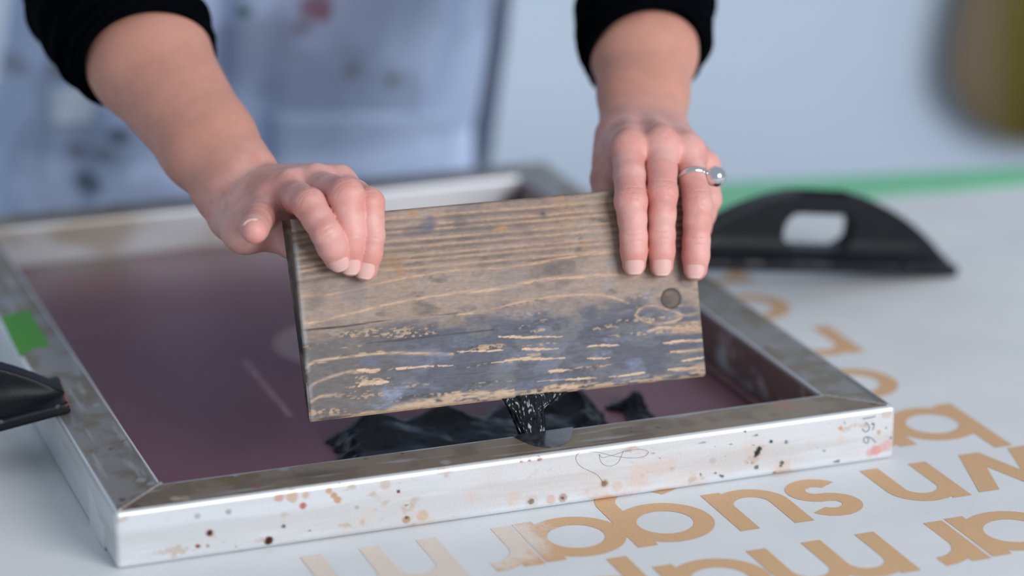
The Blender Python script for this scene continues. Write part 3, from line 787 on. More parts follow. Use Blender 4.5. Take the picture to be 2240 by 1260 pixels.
# worn pale left arris
cb = mixc(cb, lin(160, 160, 162), 0.6 * sstep(0.0045, 0.001, U_) * sstep(0.3, 0.55, n_mid))
wz = -(edge_drop(U_, 0.0018) + edge_drop(BW - U_, 0.0018) + edge_drop(BH - V_, 0.0020) + edge_drop(V_, 0.0030))
wz = np.maximum(wz, -0.0035) - 0.0007 * ckm - 0.0004 * ck2 - 0.0006 * sstep(0.0066, 0.005, kd) - 0.0005 * kring
wz = wz + 0.00018 * (n_fine - 0.5) * 2
front = b_world(U_, V_, wz)
bi = np.concatenate([np.arange(nu) * nv, (nu - 1) * nv + np.arange(1, nv), (np.arange(nu - 2, -1, -1)) * nv + nv - 1, np.arange(nv - 2, 0, -1)])
rings, cols = [front], [cb]
NB_ = len(bi); base_i = [bi]
off = len(front)
c_side = lin(112, 94, 80)
for fr in (0.12, 0.5, 0.88, 1.0):
    ins = 0.0 if fr < 1 else 0.0012
    u_ = np.clip(U_[bi], ins, BW - ins); v_ = np.clip(V_[bi], ins, BH - ins)
    rings.append(b_world(u_, v_, -b_thick(V_[bi]) * fr - 0.0008))
    nn = fbm(np.stack([u_ * 80, v_ * 60, np.full(NB_, fr * 3)], -1), 51, 3)
    cs = np.tile(c_side, (NB_, 1)); cs = mixc(cs, lin(30, 28, 30), sstep(0.45, 0.6, nn)); cs = mixc(cs, lin(112, 84, 62), 0.7 * sstep(0.56, 0.66, nn) * sstep(0.4, 0.8, v_ / BH))
    cols.append(cs); base_i.append(off + np.arange(NB_)); off += NB_
V = np.concatenate(rings); C_ = np.concatenate(cols)
Q = [grid_faces(nu, nv)]
for a, b in zip(base_i[:-1], base_i[1:]):
    Q.append(np.stack([a, np.roll(a, -1), np.roll(b, -1), b], -1)[:, ::-1])
# rear face: bridge the lower and upper halves of the last ring
last = base_i[-1]; lo_ = last[:nu]; up_ = np.concatenate([last[nu + nv - 2:nu + nv - 2 + nu]])[::-1]
Q.append(np.stack([lo_[:-1], lo_[1:], up_[1:], up_[:-1]], -1)[:, ::-1])
m_wood = attr_mat('paint_stained_wood', 0.62, 0.0, 900, 0.10, (0.25, 1, 1), 0.25, 0.0003)
Q = np.concatenate(Q)
board = mesh_obj('squeegee_board', V, Q, m_wood, col=C_)
tag(board, 'paint-stained wedge of softwood board held above the mesh by two hands', 'board')

# ================================================================== ink
t = NT('wet_black_ink'); v = t.coord()
t.set(Base_Color=lin(13, 18, 26), Roughness=0.27, Specular_IOR_Level=0.22)
t.bump(t.noise(120, 3, v), 0.12, 0.002)
m_ink = t.m
def ink_blob(name, outline_px, hmax, seed, label, lumps):
    o2 = catmull(np.array([onZ(x, y, 0.0032)[:2] for x, y in outline_px + outline_px[:1]]), 8)
    lo, hi = o2.min(0) - 0.004, o2.max(0) + 0.004
    hstep = 0.0011
    gx, gy = np.meshgrid(np.arange(lo[0], hi[0], hstep), np.arange(lo[1], hi[1], hstep), indexing='ij')
    X, Y = gx.ravel(), gy.ravel()
    d, _, _ = poly_dist(X, Y, o2)
    ins = np.zeros(len(X), bool)
    x1_, y1_, x2_, y2_ = o2[:-1, 0], o2[:-1, 1], o2[1:, 0], o2[1:, 1]
    for a, b, c_, d_ in zip(x1_, y1_, x2_, y2_):
        if b == d_: continue
        m = ((b > Y) != (d_ > Y)) & (X < (c_ - a) * (Y - b) / (d_ - b) + a); ins ^= m
    sd = np.where(ins, d, -d)
    P = np.stack([X * 60, Y * 60, 0 * X], -1)
    sd = sd + (fbm(P * 2.4, seed, 3) - 0.5) * 0.010
    hgt = hmax * sstep(0, 0.016, sd) ** 0.6 * (0.45 + 0.8 * fbm(P * 0.6, seed + 3, 2))
    for x, y, r, hh in lumps:
        q = onZ(x, y, 0.0032 + hh * 0.5); hgt = hgt + hh * np.exp(-(((X - q[0]) ** 2 + (Y - q[1]) ** 2) / r ** 2)) * (sd > 0) * sstep(0, 0.006, sd)
    hgt = hgt + 0.0008 * (fbm(P * 2.2, seed + 6, 2) - 0.5) * sstep(0, 0.008, sd)
    keep = (sd > -0.0012).reshape(gx.shape)
    zz = 0.0030 + np.where(sd > 0, 0.0012 + hgt, -0.0008)
    idx = np.cumsum(keep.ravel()) - 1
    Q = grid_faces(*gx.shape); kq_ = keep.ravel()[Q].all(1); Q = idx[Q[kq_]]
    V = np.stack([X, Y, zz], -1)[keep.ravel()]
    o = mesh_obj(name, V, Q, m_ink); tag(o, label, 'ink'); return o
ink_blob('ink_pool', [(705, 968), (730, 960), (755, 945), (800, 930), (845, 938), (880, 940), (930, 925), (985, 918), (1030, 935), (1060, 925), (1090, 905), (1130, 892), (1180, 885), (1230, 885), (1275, 882), (1305, 898), (1322, 925), (1330, 960), (1200, 1000), (1050, 1030), (900, 1050), (780, 1040), (745, 1015), (735, 990)],
         0.009, 61, 'long lumpy pool of wet black ink on the mesh behind the front rail',
         [(800, 945, 0.018, 0.006), (835, 940, 0.014, 0.004), (950, 930, 0.020, 0.008), (1000, 935, 0.014, 0.005), (1105, 912, 0.018, 0.007), (1265, 900, 0.016, 0.007), (1220, 900, 0.018, 0.006), (880, 975, 0.018, 0.004), (1290, 935, 0.016, 0.005), (1120, 960, 0.02, 0.004)])
ink_blob('ink_pool', [(1322, 895), (1345, 888), (1365, 878), (1395, 876), (1413, 890), (1418, 905), (1432, 912), (1420, 930), (1395, 935), (1375, 925), (1368, 905), (1345, 902)],
         0.008, 71, 'small separate smear of black ink near the right end of the pool', [(1390, 885, 0.010, 0.007)])
# drip: a pulled sheet of ink from the lower board edge to the inner edge of the rail
nl, ns = 44, 72
s_ = np.linspace(0, 1, nl)
yl = 0.047; 
topL, topR = b_uv(1100, 882)[0], b_uv(1226, 868)[0]
pts = []
for k, s in enumerate(s_):
    tl = np.array([1094 + 40 * min(s, 1) ** 0.8, 868 + 84 * s]); tr = np.array([1240 - 50 * float(sstep(0, 0.55, s)) + 3 * s, 852 + 90 * s])
    yk = 0.0475 - 0.006 * s
    A = onY(*tl, yk); Bp = onY(*tr, yk); mid = (A + Bp) / 2; hw = (Bp - A) / 2; hwl = np.linalg.norm(hw); hx = hw / hwl
    th = 0.0022 + 0.0026 * s
    for a in np.linspace(0, 2 * np.pi, ns, endpoint=False):
        cx_, sx_ = np.cos(a), np.sin(a)
        rip = 0.0009 * np.sin(a * 7 + 3 * s + 2 * np.sin(2.2 * s)) * (1 - 0.5 * s) + 0.0004 * np.sin(a * 15 + 5 * s + 1.3)
        pts.append(mid + hx * hwl * cx_ * (1 + 0.02 * np.sin(5 * a + 8 * s)) + np.array([0, -1, 0.15]) * (sx_ * th + rip * (sx_ < 0.95)) )
V = np.array(pts)
F_ = []
for i in range(nl - 1):
    for j in range(ns): F_.append((i * ns + j, (i + 1) * ns + j, (i + 1) * ns + (j + 1) % ns, i * ns + (j + 1) % ns))
F_.append(tuple(range(ns))); F_.append(tuple((nl - 1) * ns + j for j in range(ns))[::-1])
t = NT('glossy_dripping_ink'); v = t.coord((1, 1, 0.35))
t.set(Base_Color=lin(14, 21, 26), Roughness=0.12, Specular_IOR_Level=0.36)
t.bump(t.noise(115, 2, v), 0.8, 0.009)
drip = mesh_obj('ink_drip', V, F_, t.m)
tag(drip, 'glossy black ink dripping from the bottom edge of the board onto the frame', 'ink')
# thin wet film with brush marks on top of the rail
fp = [onZ(x, y, H)[:2] for x, y in ((1126, 957), (1133, 961), (1150, 969), (1170, 976), (1192, 979), (1212, 978), (1232, 972), (1246, 964), (1250, 953), (1253, 943), (1254, 937))]
fp = catmull(np.array(fp), 5)
inner = [(fp[-1][0] - 0.0001, T - 0.0008), (fp[0][0], T - 0.0008)]
outl = [tuple(p) for p in fp] + inner
t = NT('thin_ink_film'); v = t.coord()
geo = t.n('ShaderNodeNewGeometry')
def bands(rot, scale):
    mp = t.n('ShaderNodeMapping'); mp.inputs['Rotation'].default_value = (0, 0, rot); t.l(geo.outputs['Position'], mp.inputs['Vector'])
    w_ = t.n('ShaderNodeTexWave'); w_.wave_type = 'BANDS'; w_.bands_direction = 'X'; w_.inputs['Scale'].default_value = scale
    w_.inputs['Distortion'].default_value = 2.0; w_.inputs['Detail'].default_value = 2; t.l(mp.outputs[0], w_.inputs['Vector']); return w_.outputs['Fac']
hatch = t.math('MAXIMUM', t.math('POWER', bands(0.25, 420), 6.0), t.math('POWER', bands(1.85, 380), 6.0))
hatch = t.math('MULTIPLY', hatch, t.math('MULTIPLY', t.math('SUBTRACT', t.noise(90, 3, geo.outputs['Position']), 0.42), 4.0, clamp=True))
sx = t.n('ShaderNodeSeparateXYZ'); t.l(geo.outputs['Position'], sx.inputs[0])
rgt = t.math('MULTIPLY', t.math('SUBTRACT', sx.outputs[0], 0.292), 60.0, clamp=True)
base = t.mix(rgt, tuple(lin(36, 42, 48)), tuple(lin(92, 88, 92)))
t.set(Base_Color=t.mix(t.math('MULTIPLY', hatch, 0.55), base, tuple(lin(150, 146, 148))), Roughness=0.22, Coat_Weight=0.3)
t.bump(hatch, 0.2, 0.0004)
V, F_ = prism(outl, H - 0.0002, H + 0.0005)
o = mesh_obj('ink_film', V, F_, t.m, parent=drip, smooth=False)
o['label'] = 'thin dark ink film with crossed scratch lines'

# ================================================================== dark arched squeegees
def make_squeegee(name, tip, udir, width_dir, L, label, group=None, half=False):
    """cast base plate with an arched grip; tip = lower front corner of one end, udir = towards the other end"""
    u = np.asarray(udir, float); u /= np.linalg.norm(u)
    wd = np.asarray(width_dir, float); wd -= u * (wd @ u); wd /= np.linalg.norm(wd); up = np.cross(u, wd); up = up if up[2] > 0 else -up
    WD = 0.052; HT = 0.0555; h = 0.0013
    lo = np.array([-0.004, -0.004, -0.004]); n = np.ceil((np.array([L + 0.004, WD + 0.004, HT + 0.006]) - lo) / h).astype(int)
    X, Y, Z = np.meshgrid(*[lo[i] + h * np.arange(n[i]) for i in range(3)], indexing='ij')
    def rbox(cx, cy, cz, hx, hy, hz, r):
        qx, qy, qz = np.abs(X - cx) - hx + r, np.abs(Y - cy) - hy + r, np.abs(Z - cz) - hz + r
        return np.sqrt(np.maximum(qx, 0) ** 2 + np.maximum(qy, 0) ** 2 + np.maximum(qz, 0) ** 2) + np.minimum(np.maximum(qx, np.maximum(qy, qz)), 0) - r
    # plate narrows a little toward both ends
    plate = rbox(L / 2, WD / 2, 0.0042, L / 2, WD / 2, 0.0042, 0.0012)
    # tent shaped shoulder over the plate
    e = np.minimum(X, L - X)
    body = np.maximum((Z - 0.008) - np.maximum(0.016 - np.abs(Y - WD / 2) * 0.75, 0) * sstep(0.0, 0.04, e), np.maximum(0.004 - e, np.abs(Y - WD / 2) - WD / 2 + 0.006)) * 0.75
    s = np.clip((X / L) * 2 - 1, -1, 1)
    arch_h = HT * np.clip(1 - np.abs(s) ** 2.0, 0, 1) ** 0.92 + 0.007
    slope = 1 / np.sqrt(1 + (HT * 2 * 2 * np.abs(s) / L) ** 2)
    fin = np.maximum((Z - arch_h) * slope, np.abs(Y - WD / 2) - 0.0085); fin = np.maximum(fin, -Z)
    hole = rbox(L / 2, WD / 2, 0.0285, 0.033, 0.05, 0.0150, 0.012)
    fin = np.maximum(fin, -hole); body = np.maximum(body, -hole)
    d = smin(smin(plate, body, 0.003), fin, 0.006)
    d = np.maximum(d, np.maximum(-X, X - L))
    d = np.maximum(d, -Z)
    V, Q = surface_nets(d.astype(np.float32), lo, h)
    V = taubin(V, Q, 2)
    Vw = np.asarray(tip) + V[:, :1] * u + V[:, 1:2] * wd + V[:, 2:3] * up
    if np.linalg.det(np.stack([u, wd, up])) < 0: Q = Q[:, ::-1]
    pw = fbm(V * 90, 81, 4); edge_w = np.exp(-((np.minimum(V[:, 1], WD - V[:, 1])) / 0.0012) ** 2) * np.exp(-((V[:, 2] - 0.0082) / 0.0012) ** 2)
    tipw = np.exp(-(np.minimum(V[:, 0], L - V[:, 0]) / 0.0022) ** 2) * (V[:, 2] < 0.010)
    c = np.tile(lin(8, 11, 17), (len(V), 1)); c = mixc(c, lin(16, 20, 28), 0.6 * sstep(0.5, 0.65, pw))
    c = mixc(c, lin(190, 190, 190), 0.3 * edge_w * sstep(0.55, 0.66, fbm(V * 240, 82, 3))); c = mixc(c, lin(150, 96, 80), 0.8 * tipw * sstep(0.5, 0.6, fbm(V * 160, 83, 3)))
    o = mesh_obj(name, Vw, Q, m_cast, col=c); tag(o, label, 'squeegee', group); return o
m_cast = attr_mat('black_painted_casting', 0.42, 0.0, 900, 0.25, (1, 1, 1), 0.4, 0.0006, Specular_IOR_Level=0.3)
tipR = np.array([0.776, 0.340, 0.0004]); pR = np.array([0.540, 0.316, 0.0392])
make_squeegee('arched_squeegee', tipR, pR - tipR, (0.1, 1, 0), 0.262, 'black arched squeegee with a grip hole, leaning on the right rail of the frame')
tipL = onZ(157, 905, H + 0.0012); pL = onZ(0, 947, 0.0305)
make_squeegee('arched_squeegee', tipL, pL - tipL, (-0.15, 1, 0.0), 0.25, 'chipped black cast squeegee resting one tip on the left rail near the green tape')

# ================================================================== person
person = empty('person', (0.355, 0.98, FLOOR_Z))
t = NT('skin'); v = t.coord(); a = t.attr()
n1 = t.noise(90, 5, v, 0.6); n2 = t.noise(1500, 3, v); vor = t.n('ShaderNodeTexVoronoi'); vor.inputs['Scale'].default_value = 1100; t.l(v, vor.inputs['Vector'])
g = t.ramp(n1, [(0.3, (0.95, 0.94, 0.94)), (0.7, (1.04, 1.04, 1.04))])
t.set(Base_Color=t.mix(1.0, a.outputs['Color'], g, 'MULTIPLY'), Roughness=0.48, Subsurface_Weight=0.12, Subsurface_Scale=0.006, Specular_IOR_Level=0.4)
t.b.inputs['Subsurface Radius'].default_value = (1.0, 0.4, 0.25)
t.bump(t.math('ADD', vor.outputs['Distance'], t.math('MULTIPLY', n2, 0.8)), 0.22, 0.0004)
m_skin = t.m
m_nail = NT('fingernail'); an = m_nail.attr()
m_nail.set(Base_Color=an.outputs['Color'], Roughness=0.28, Specular_IOR_Level=0.5, Subsurface_Weight=0.1, Subsurface_Scale=0.003); m_nail = m_nail.m

def J3(lst): return [at(*p) for p in lst]
def unit(a): a = np.asarray(a, float); return a / np.linalg.norm(a)
MM = 0.001
def finger_prims(J, r):
    J = [np.asarray(j) for j in J]; P = []
    mids = [(J[i] + J[i + 1]) / 2 for i in range(3)]
    chain = [J[0], mids[0], J[1], mids[1], J[2], mids[2], J[3]]
    return [cone(chain[i], chain[i + 1], r[i] * MM, r[i + 1] * MM) for i in range(6)]
def crease_sets(J, dors, strength=1.0):
    """groove descriptors at PIP and DIP on the dorsal side"""
    out = []
    for k, offs, dep, lat in ((1, (-5.5, -3.2, -1.2, 0.8, 2.8, 5.0), 0.85, 7.0), (2, (-2.2, -0.4, 1.4), 0.75, 6.0)):
        ax = unit(J[k + 1] - J[k - 1]); d = unit(dors - ax * (dors @ ax)); l = np.cross(ax, d)
        for q, o in enumerate(offs):
            out.append((J[k], ax, d, l, o * MM, dep * MM * strength * (1.0 if q % 2 == 0 else 0.65), lat * MM, 0.10 * (q - (len(offs) - 1) / 2)))
    return out
def groove(cr, X, Y, Z):
    p, ax, d, l, o, dep, lat, bend = cr
    dx, dy, dz = X - p[0], Y - p[1], Z - p[2]
    s = dx * ax[0] + dy * ax[1] + dz * ax[2]; u = dx * l[0] + dy * l[1] + dz * l[2]; w = dx * d[0] + dy * d[1] + dz * d[2]
    g = np.exp(-((s - o - bend * u * u * 90) / 0.00068) ** 2) * np.exp(-(u / lat) ** 4) * sstep(-0.001, 0.004, w)
    return dep * g

def build_hand(lo, hi, h, palm, fingers, extra_k=0.010):
    S = SDF(lo, hi, h)
    add_prims(S, S.D, [p for p in palm if p['fl'] is None], extra_k)
    arm = np.full(S.n, BIG, np.float32)
    add_prims(S, arm, [p for p in palm if p['fl'] is not None], extra_k)
    S.D = smin(S.D, arm, 0.0045); del arm
    palmD = S.D.copy()
    for f in fingers:
        pr = finger_prims(f['J'], f['r'])
        a, b = S.box(*prim_bounds(pr, 0.014))
        X, Y, Z = S.pts(a, b); sl = tuple(slice(a[i], b[i]) for i in range(3))
        d = np.full(X.shape, BIG, np.float32)
        for q in pr: d = smin(d, prim_eval(q, X, Y, Z), 0.003)
        for cr in f.get('cr', []):
            d = d + groove(cr, X, Y, Z)
        S.D[sl] = np.minimum(S.D[sl], smin(palmD[sl], d, f.get('k', 0.004)))
    return S
def hand_color(V, fingers, knuckles, wrist, armdir):
    base = np.tile(lin(204, 147, 130), (len(V), 1))
    f = fbm(V * 55, 91, 4)
    base = mixc(base, lin(196, 140, 120), 0.45 * sstep(0.40, 0.68, f))
    hand = sstep(0.03, -0.03, (V - wrist) @ armdir)
    pink = mixc(np.tile(lin(222, 172, 164), (len(V), 1)), lin(212, 152, 143), sstep(0.4, 0.65, f))
    base = base * (1 - hand[:, None]) + pink * hand[:, None]
    for p, r in knuckles:
        base = mixc(base, lin(224, 146, 134), 0.45 * np.exp(-(np.linalg.norm(V - p, axis=1) / r) ** 2))
    for fg in fingers:
        J = fg['J']
        for k, r, s in ((1, 0.013, .45), (2, 0.011, .4), (3, 0.015, .6)):
            base = mixc(base, lin(214, 138, 128), 0.9 * s * np.exp(-(np.linalg.norm(V - J[k], axis=1) / r) ** 2))
    return base
def nail(J, r_tip, r_dip, dors, wdeg, ln, parent, tipcol=(234, 210, 190)):
    """curved nail plate on the dorsal side of the last phalanx"""
    p, q = np.asarray(J[2]), np.asarray(J[3]); ax = unit(q - p); d = unit(dors - ax * (dors @ ax)); l = np.cross(ax, d)
    n, m = 19, 15
    V = np.zeros((n, m, 3)); C_ = np.zeros((n, m, 3))
    for i, s in enumerate(np.linspace(0, 1, n)):
        off = (-ln * 0.64 + ln * s)                                   # along the axis relative to the tip joint
        wdt = np.radians(wdeg) * (1 - 0.10 * (1 - s)) * np.sqrt(max(1 - max((s - 0.62) / 0.38, 0) ** 2 * 0.72, 0.05)) * np.sqrt(max(1 - max((0.2 - s) / 0.2, 0) ** 2 * 0.6, 0.05))
        rr = r_tip + (r_dip - r_tip) * max(-off / 0.022, 0)
        for j, w in enumerate(np.linspace(-1, 1, m)):
            th = w * wdt
            fall = 0.16 * max(off, 0) ** 2 / r_tip
            rad = rr + 0.00042 - 0.0004 * abs(w) ** 4 - fall - 0.0006 * max(1 - s / 0.12, 0)
            V[i, j] = q + ax * off + rad * (np.cos(th) * d + np.sin(th) * l)
            c = lin(226, 178, 170) * (1 - 0.0) ; 
            c = c + (lin(*tipcol) - c) * 0.7 * float(sstep(0.90, 0.97, s)); c = c + (lin(240, 210, 202) - c) * 0.5 * float(sstep(0.22, 0.1, s))
            C_[i, j] = c
    V2 = V - 0.0009 * d
    Vall = np.concatenate([V.reshape(-1, 3), V2.reshape(-1, 3)]); F1 = grid_faces(n, m); F2 = F1[:, ::-1] + n * m
    bi_ = np.concatenate([np.arange(n) * m, (n - 1) * m + np.arange(1, m), np.arange(n - 2, -1, -1) * m + m - 1, np.arange(m - 2, 0, -1)])
    F3 = np.stack([bi_, bi_ + n * m, np.roll(bi_, -1) + n * m, np.roll(bi_, -1)], -1)
    o = mesh_obj('fingernail', Vall, np.concatenate([F1, F2, F3]), m_nail, col=np.concatenate([C_.reshape(-1, 3)] * 2)); adopt(o, parent); return o

BF = lambda x, y, w: b_depth(x, y) - w * MM / 0.943           # depth at w millimetres in front of the board face
dcam = unit(-FWD + 0.15 * UPV)

# ---- hand on the right of the picture (the person's left hand)
RWr = at(1406, 296, 1.950); RCuff = at(1408, 118, 2.024)
R_idx = J3([(1374, 332, 1.876), (1380, 441, BF(1380, 441, 12.5)), (1386, 519, BF(1386, 519, 9.6)), (1387, 578, BF(1387, 578, 7.6))])
R_mid = J3([(1447, 322, 1.880), (1449, 424, BF(1449, 424, 12.0)), (1447, 515, BF(1447, 515, 9.6)), (1447, 581, BF(1447, 581, 7.6))])
R_rng = J3([(1507, 338, 1.887), (1526, 446, BF(1526, 446, 11.5)), (1523, 528, BF(1523, 528, 9.2)), (1521, 588, BF(1521, 588, 7.6))])
R_pnk = J3([(1542, 364, 1.902), (1550, 436, 1.909), (1530, 500, 1.914), (1508, 545, 1.908)])
R_thb = J3([(1352, 345, 1.928), (1328, 392, 1.917), (1332, 455, 1.908), (1350, 508, 1.901)])
rt = lambda *a: list(a)
RF = [dict(J=R_idx, r=rt(11.5, 10.4, 10.8, 9.4, 8.9, 8.8, 8.0)), dict(J=R_mid, r=rt(11.5, 10.0, 10.1, 9.1, 8.9, 8.8, 8.0)), dict(J=R_rng, r=rt(11.0, 9.6, 9.8, 9.0, 9.0, 9.0, 8.2)),
      dict(J=R_pnk, r=rt(10, 8.6, 8.6, 8.0, 7.8, 7.6, 7.0)), dict(J=R_thb, r=rt(14, 12.2, 11.4, 10.6, 10.4, 10.2, 9.2), k=0.012)]
for f in RF[:3]: f['cr'] = crease_sets(f['J'], dcam)
armR = unit(RCuff - RWr); thick = unit(np.cross(armR, RGT))
sideR = RGT
wpt = lambda c, k: RWr + sideR * c * MM + unit(RWr - (R_idx[0] + R_rng[0]) / 2) * k * MM
palmR = [cone(wpt(-17, -6), R_idx[0], 0.0165, 0.0122), cone(wpt(-5, -6), R_mid[0], 0.0180, 0.0122), cone(wpt(8, -6), R_rng[0], 0.0175, 0.0115), cone(wpt(17, -6), R_pnk[0], 0.0155, 0.0105),
         cone(wpt(-16, -14), R_thb[0], 0.0170, 0.0150), cone(R_idx[0] - UPV * 0.012 + FWD * 0.02, R_pnk[0] - UPV * 0.010 + FWD * 0.02, 0.014, 0.012),
         cone(RWr, RWr + armR * 0.05, 0.0310, 0.0310, thick, 0.72), cone(RWr + armR * 0.05, RCuff, 0.0310, 0.0375, thick, 0.82), cone(RCuff, RCuff + armR * 0.05, 0.0375, 0.041, thick, 0.88),
         cone(wpt(20, 8), wpt(20, 14), 0.0135, 0.0135)]
# extensor tendons and knuckles on the back of the hand
for a_, b_ in ((wpt(-8, 0), R_idx[0]), (wpt(0, 0), R_mid[0]), (wpt(8, 0), R_rng[0])):
    palmR.append(cone(a_ + UPV * 0.0125, b_ + UPV * 0.0085, 0.0032, 0.0050))
pall = np.array([p['p'] for p in palmR] + [p['q'] for p in palmR] + [j for f in RF for j in f['J']])
SR = build_hand(pall.min(0) - 0.045, pall.max(0) + 0.045, 0.0009, palmR, RF)
VR, QR = surface_nets(SR.D, SR.lo, SR.h); VR = taubin(VR, QR, 1)
cR = hand_color(VR, RF[:4], [(R_idx[0], .014), (R_mid[0], .014), (R_rng[0], .014), (R_pnk[0], .012)], RWr, armR)

# ---- hand on the left of the picture (the person's right hand)
LWr = at(520, 408, 1.872); LCuff = at(327, 132, 1.966)
L_rng = J3([(632, 424, 1.822), (676, 447, 1.777), (714, 511, BF(714, 511, 20)), (738, 564, BF(738, 564, 11))])
L_mid = J3([(690, 410, 1.826), (757, 427, 1.779), (768, 508, BF(768, 508, 13)), (767, 577, BF(767, 577, 8))])
L_idx = J3([(745, 412, 1.834), (806, 445, 1.788), (812, 516, BF(812, 516, 11)), (800, 589, BF(800, 589, 7.6))])
L_pnk = J3([(588, 455, 1.824), (566, 478, 1.795), (558, 494, 1.776), (556, 505, 1.760)])
L_thb = J3([(580, 480, 1.850), (604, 506, 1.841), (636, 530, 1.829), (672, 548, 1.821)])
LF = [dict(J=L_rng, r=rt(11.5, 10.4, 10.6, 9.7, 9.6, 9.6, 8.8)), dict(J=L_mid, r=rt(12, 10.8, 11.4, 10.0, 9.2, 9.0, 8.2)), dict(J=L_idx, r=rt(12, 10.4, 10.2, 9.0, 8.6, 8.8, 8.0)),
      dict(J=L_pnk, r=rt(11.5, 10.2, 9.8, 9.2, 9.0, 8.8, 8.3)), dict(J=L_thb, r=rt(15, 12.5, 11.5, 10.8, 10.4, 10.2, 9.2), k=0.012)]
for f in LF[:3]: f['cr'] = crease_sets(f['J'], unit(dcam + 0.25 * UPV))
armL = unit(LCuff - LWr); perpL = unit(np.cross(armL, FWD)); perpL = perpL if perpL @ RGT > 0 else -perpL
thickL = unit(np.cross(armL, perpL))
wl = lambda c, k: LWr + perpL * c * MM - armL * k * MM - UPV * 0.008
palmL = [cone(wl(12, 4), L_idx[0], 0.0150, 0.0125), cone(wl(4, 4), L_mid[0], 0.0165, 0.0128), cone(wl(-3, 6), L_rng[0], 0.0180, 0.0128), cone(wl(-8, 8), L_pnk[0], 0.0165, 0.0120),
         cone(wl(-8, 14), at(537, 503, 1.832), 0.0155, 0.0142), cone(at(537, 503, 1.832), L_pnk[0], 0.0140, 0.013), cone(at(556, 470, 1.85), L_thb[0], 0.0165, 0.0155),
         cone(L_idx[0] - UPV * 0.012 + FWD * 0.015, L_pnk[0] - UPV * 0.006 + FWD * 0.012, 0.014, 0.013),
         cone(LWr + armL * 0.004 + perpL * 0.002, LWr + armL * 0.05, 0.0295, 0.0325, thickL, 0.74), cone(LWr + armL * 0.05, LCuff, 0.0325, 0.0425, thickL, 0.84), cone(LCuff, LCuff + armL * 0.05, 0.0425, 0.045, thickL, 0.9),
         cone(wl(-14, -12), wl(-14, -18), 0.0125, 0.0125)]
for a_, b_ in ((wl(8, 2), L_idx[0]), (wl(2, 3), L_mid[0]), (wl(-4, 4), L_rng[0])):
    palmL.append(cone(a_ + UPV * 0.0125 - FWD * 0.004, b_ + UPV * 0.0095, 0.0030, 0.0048))
pall = np.array([p['p'] for p in palmL] + [p['q'] for p in palmL] + [j for f in LF for j in f['J']])
SL = build_hand(pall.min(0) - 0.05, pall.max(0) + 0.05, 0.0009, palmL, LF)
VL, QL = surface_nets(SL.D, SL.lo, SL.h); VL = taubin(VL, QL, 1)
cL = hand_color(VL, LF[:4], [(L_idx[0], .014), (L_mid[0], .014), (L_rng[0], .014)], LWr, armL)
del SR, SL

# ---- rest of the body, coarse, under the clothes
elbR, elbL = RWr + armR * 0.245, LWr + armL * 0.245
shR, shL = np.array([0.565, 0.62, 0.40]), np.array([0.150, 0.62, 0.40])
pel = np.array([0.355, 0.985, 0.00]); chest = np.array([0.358, 0.80, 0.36]); neck = np.array([0.358, 0.68, 0.50])
fb = np.array([0.0, 1.0, 0.45])
bodyp = [cone(RCuff + armR * 0.03, elbR, 0.0375, 0.043), cone(elbR, shR, 0.043, 0.052), cone(LCuff + armL * 0.03, elbL, 0.041, 0.045), cone(elbL, shL, 0.045, 0.052),
         cone(shR, chest, 0.055, 0.10), cone(shL, chest, 0.055, 0.10), cone(chest, neck, 0.11, 0.055), cone(pel, chest, 0.150, 0.145, fb, 0.62), cone(pel + [-0.07, 0, -0.05], pel + [0.07, 0, -0.05], 0.105, 0.105),
         cone(pel + [-0.085, 0, -0.06], (0.265, 1.00, -0.46), 0.088, 0.058), cone(pel + [0.085, 0, -0.06], (0.445, 1.00, -0.46), 0.088, 0.058),
         cone((0.265, 1.0, -0.46), (0.262, 1.03, -0.82), 0.058, 0.042), cone((0.445, 1.0, -0.46), (0.448, 1.03, -0.82), 0.058, 0.042)]
lo, hi = prim_bounds(bodyp, 0.03)
SB = SDF(lo - 0.02, hi + 0.02, 0.009); add_prims(SB, SB.D, bodyp, 0.04)
VB, QB = surface_nets(SB.D, SB.lo, SB.h); VB = taubin(VB, QB, 3)
cB = np.tile(lin(205, 152, 130), (len(VB), 1))
Vb = np.concatenate([VR, VL, VB]); Qb = np.concatenate([QR, QL + len(VR), QB + len(VR) + len(VL)]); Cb = np.concatenate([cR, cL, cB])
o = mesh_obj('body', Vb, Qb, m_skin, col=Cb); adopt(o, person)
for J, r1_, r2_, dv, wd_, ln_ in ((R_idx, 8.1, 8.9, dcam, 56, 17), (R_mid, 8.1, 8.9, dcam, 56, 17), (R_rng, 8.2, 9.0, unit(dcam - 0.12 * RGT), 54, 16.5),
                                  (L_rng, 8.8, 9.6, unit(dcam + 0.1 * UPV - 0.1 * RGT), 50, 14.5), (L_mid, 8.2, 9.2, unit(dcam + 0.1 * RGT), 52, 15), (L_idx, 8.0, 8.6, unit(dcam + 0.05 * RGT), 52, 15.5),
                                  (L_pnk, 8.3, 9.0, unit(UPV - 0.45 * RGT), 48, 10.5)):
    nail(J, r1_ * MM, r2_ * MM, dv, wd_, ln_ * MM, person)

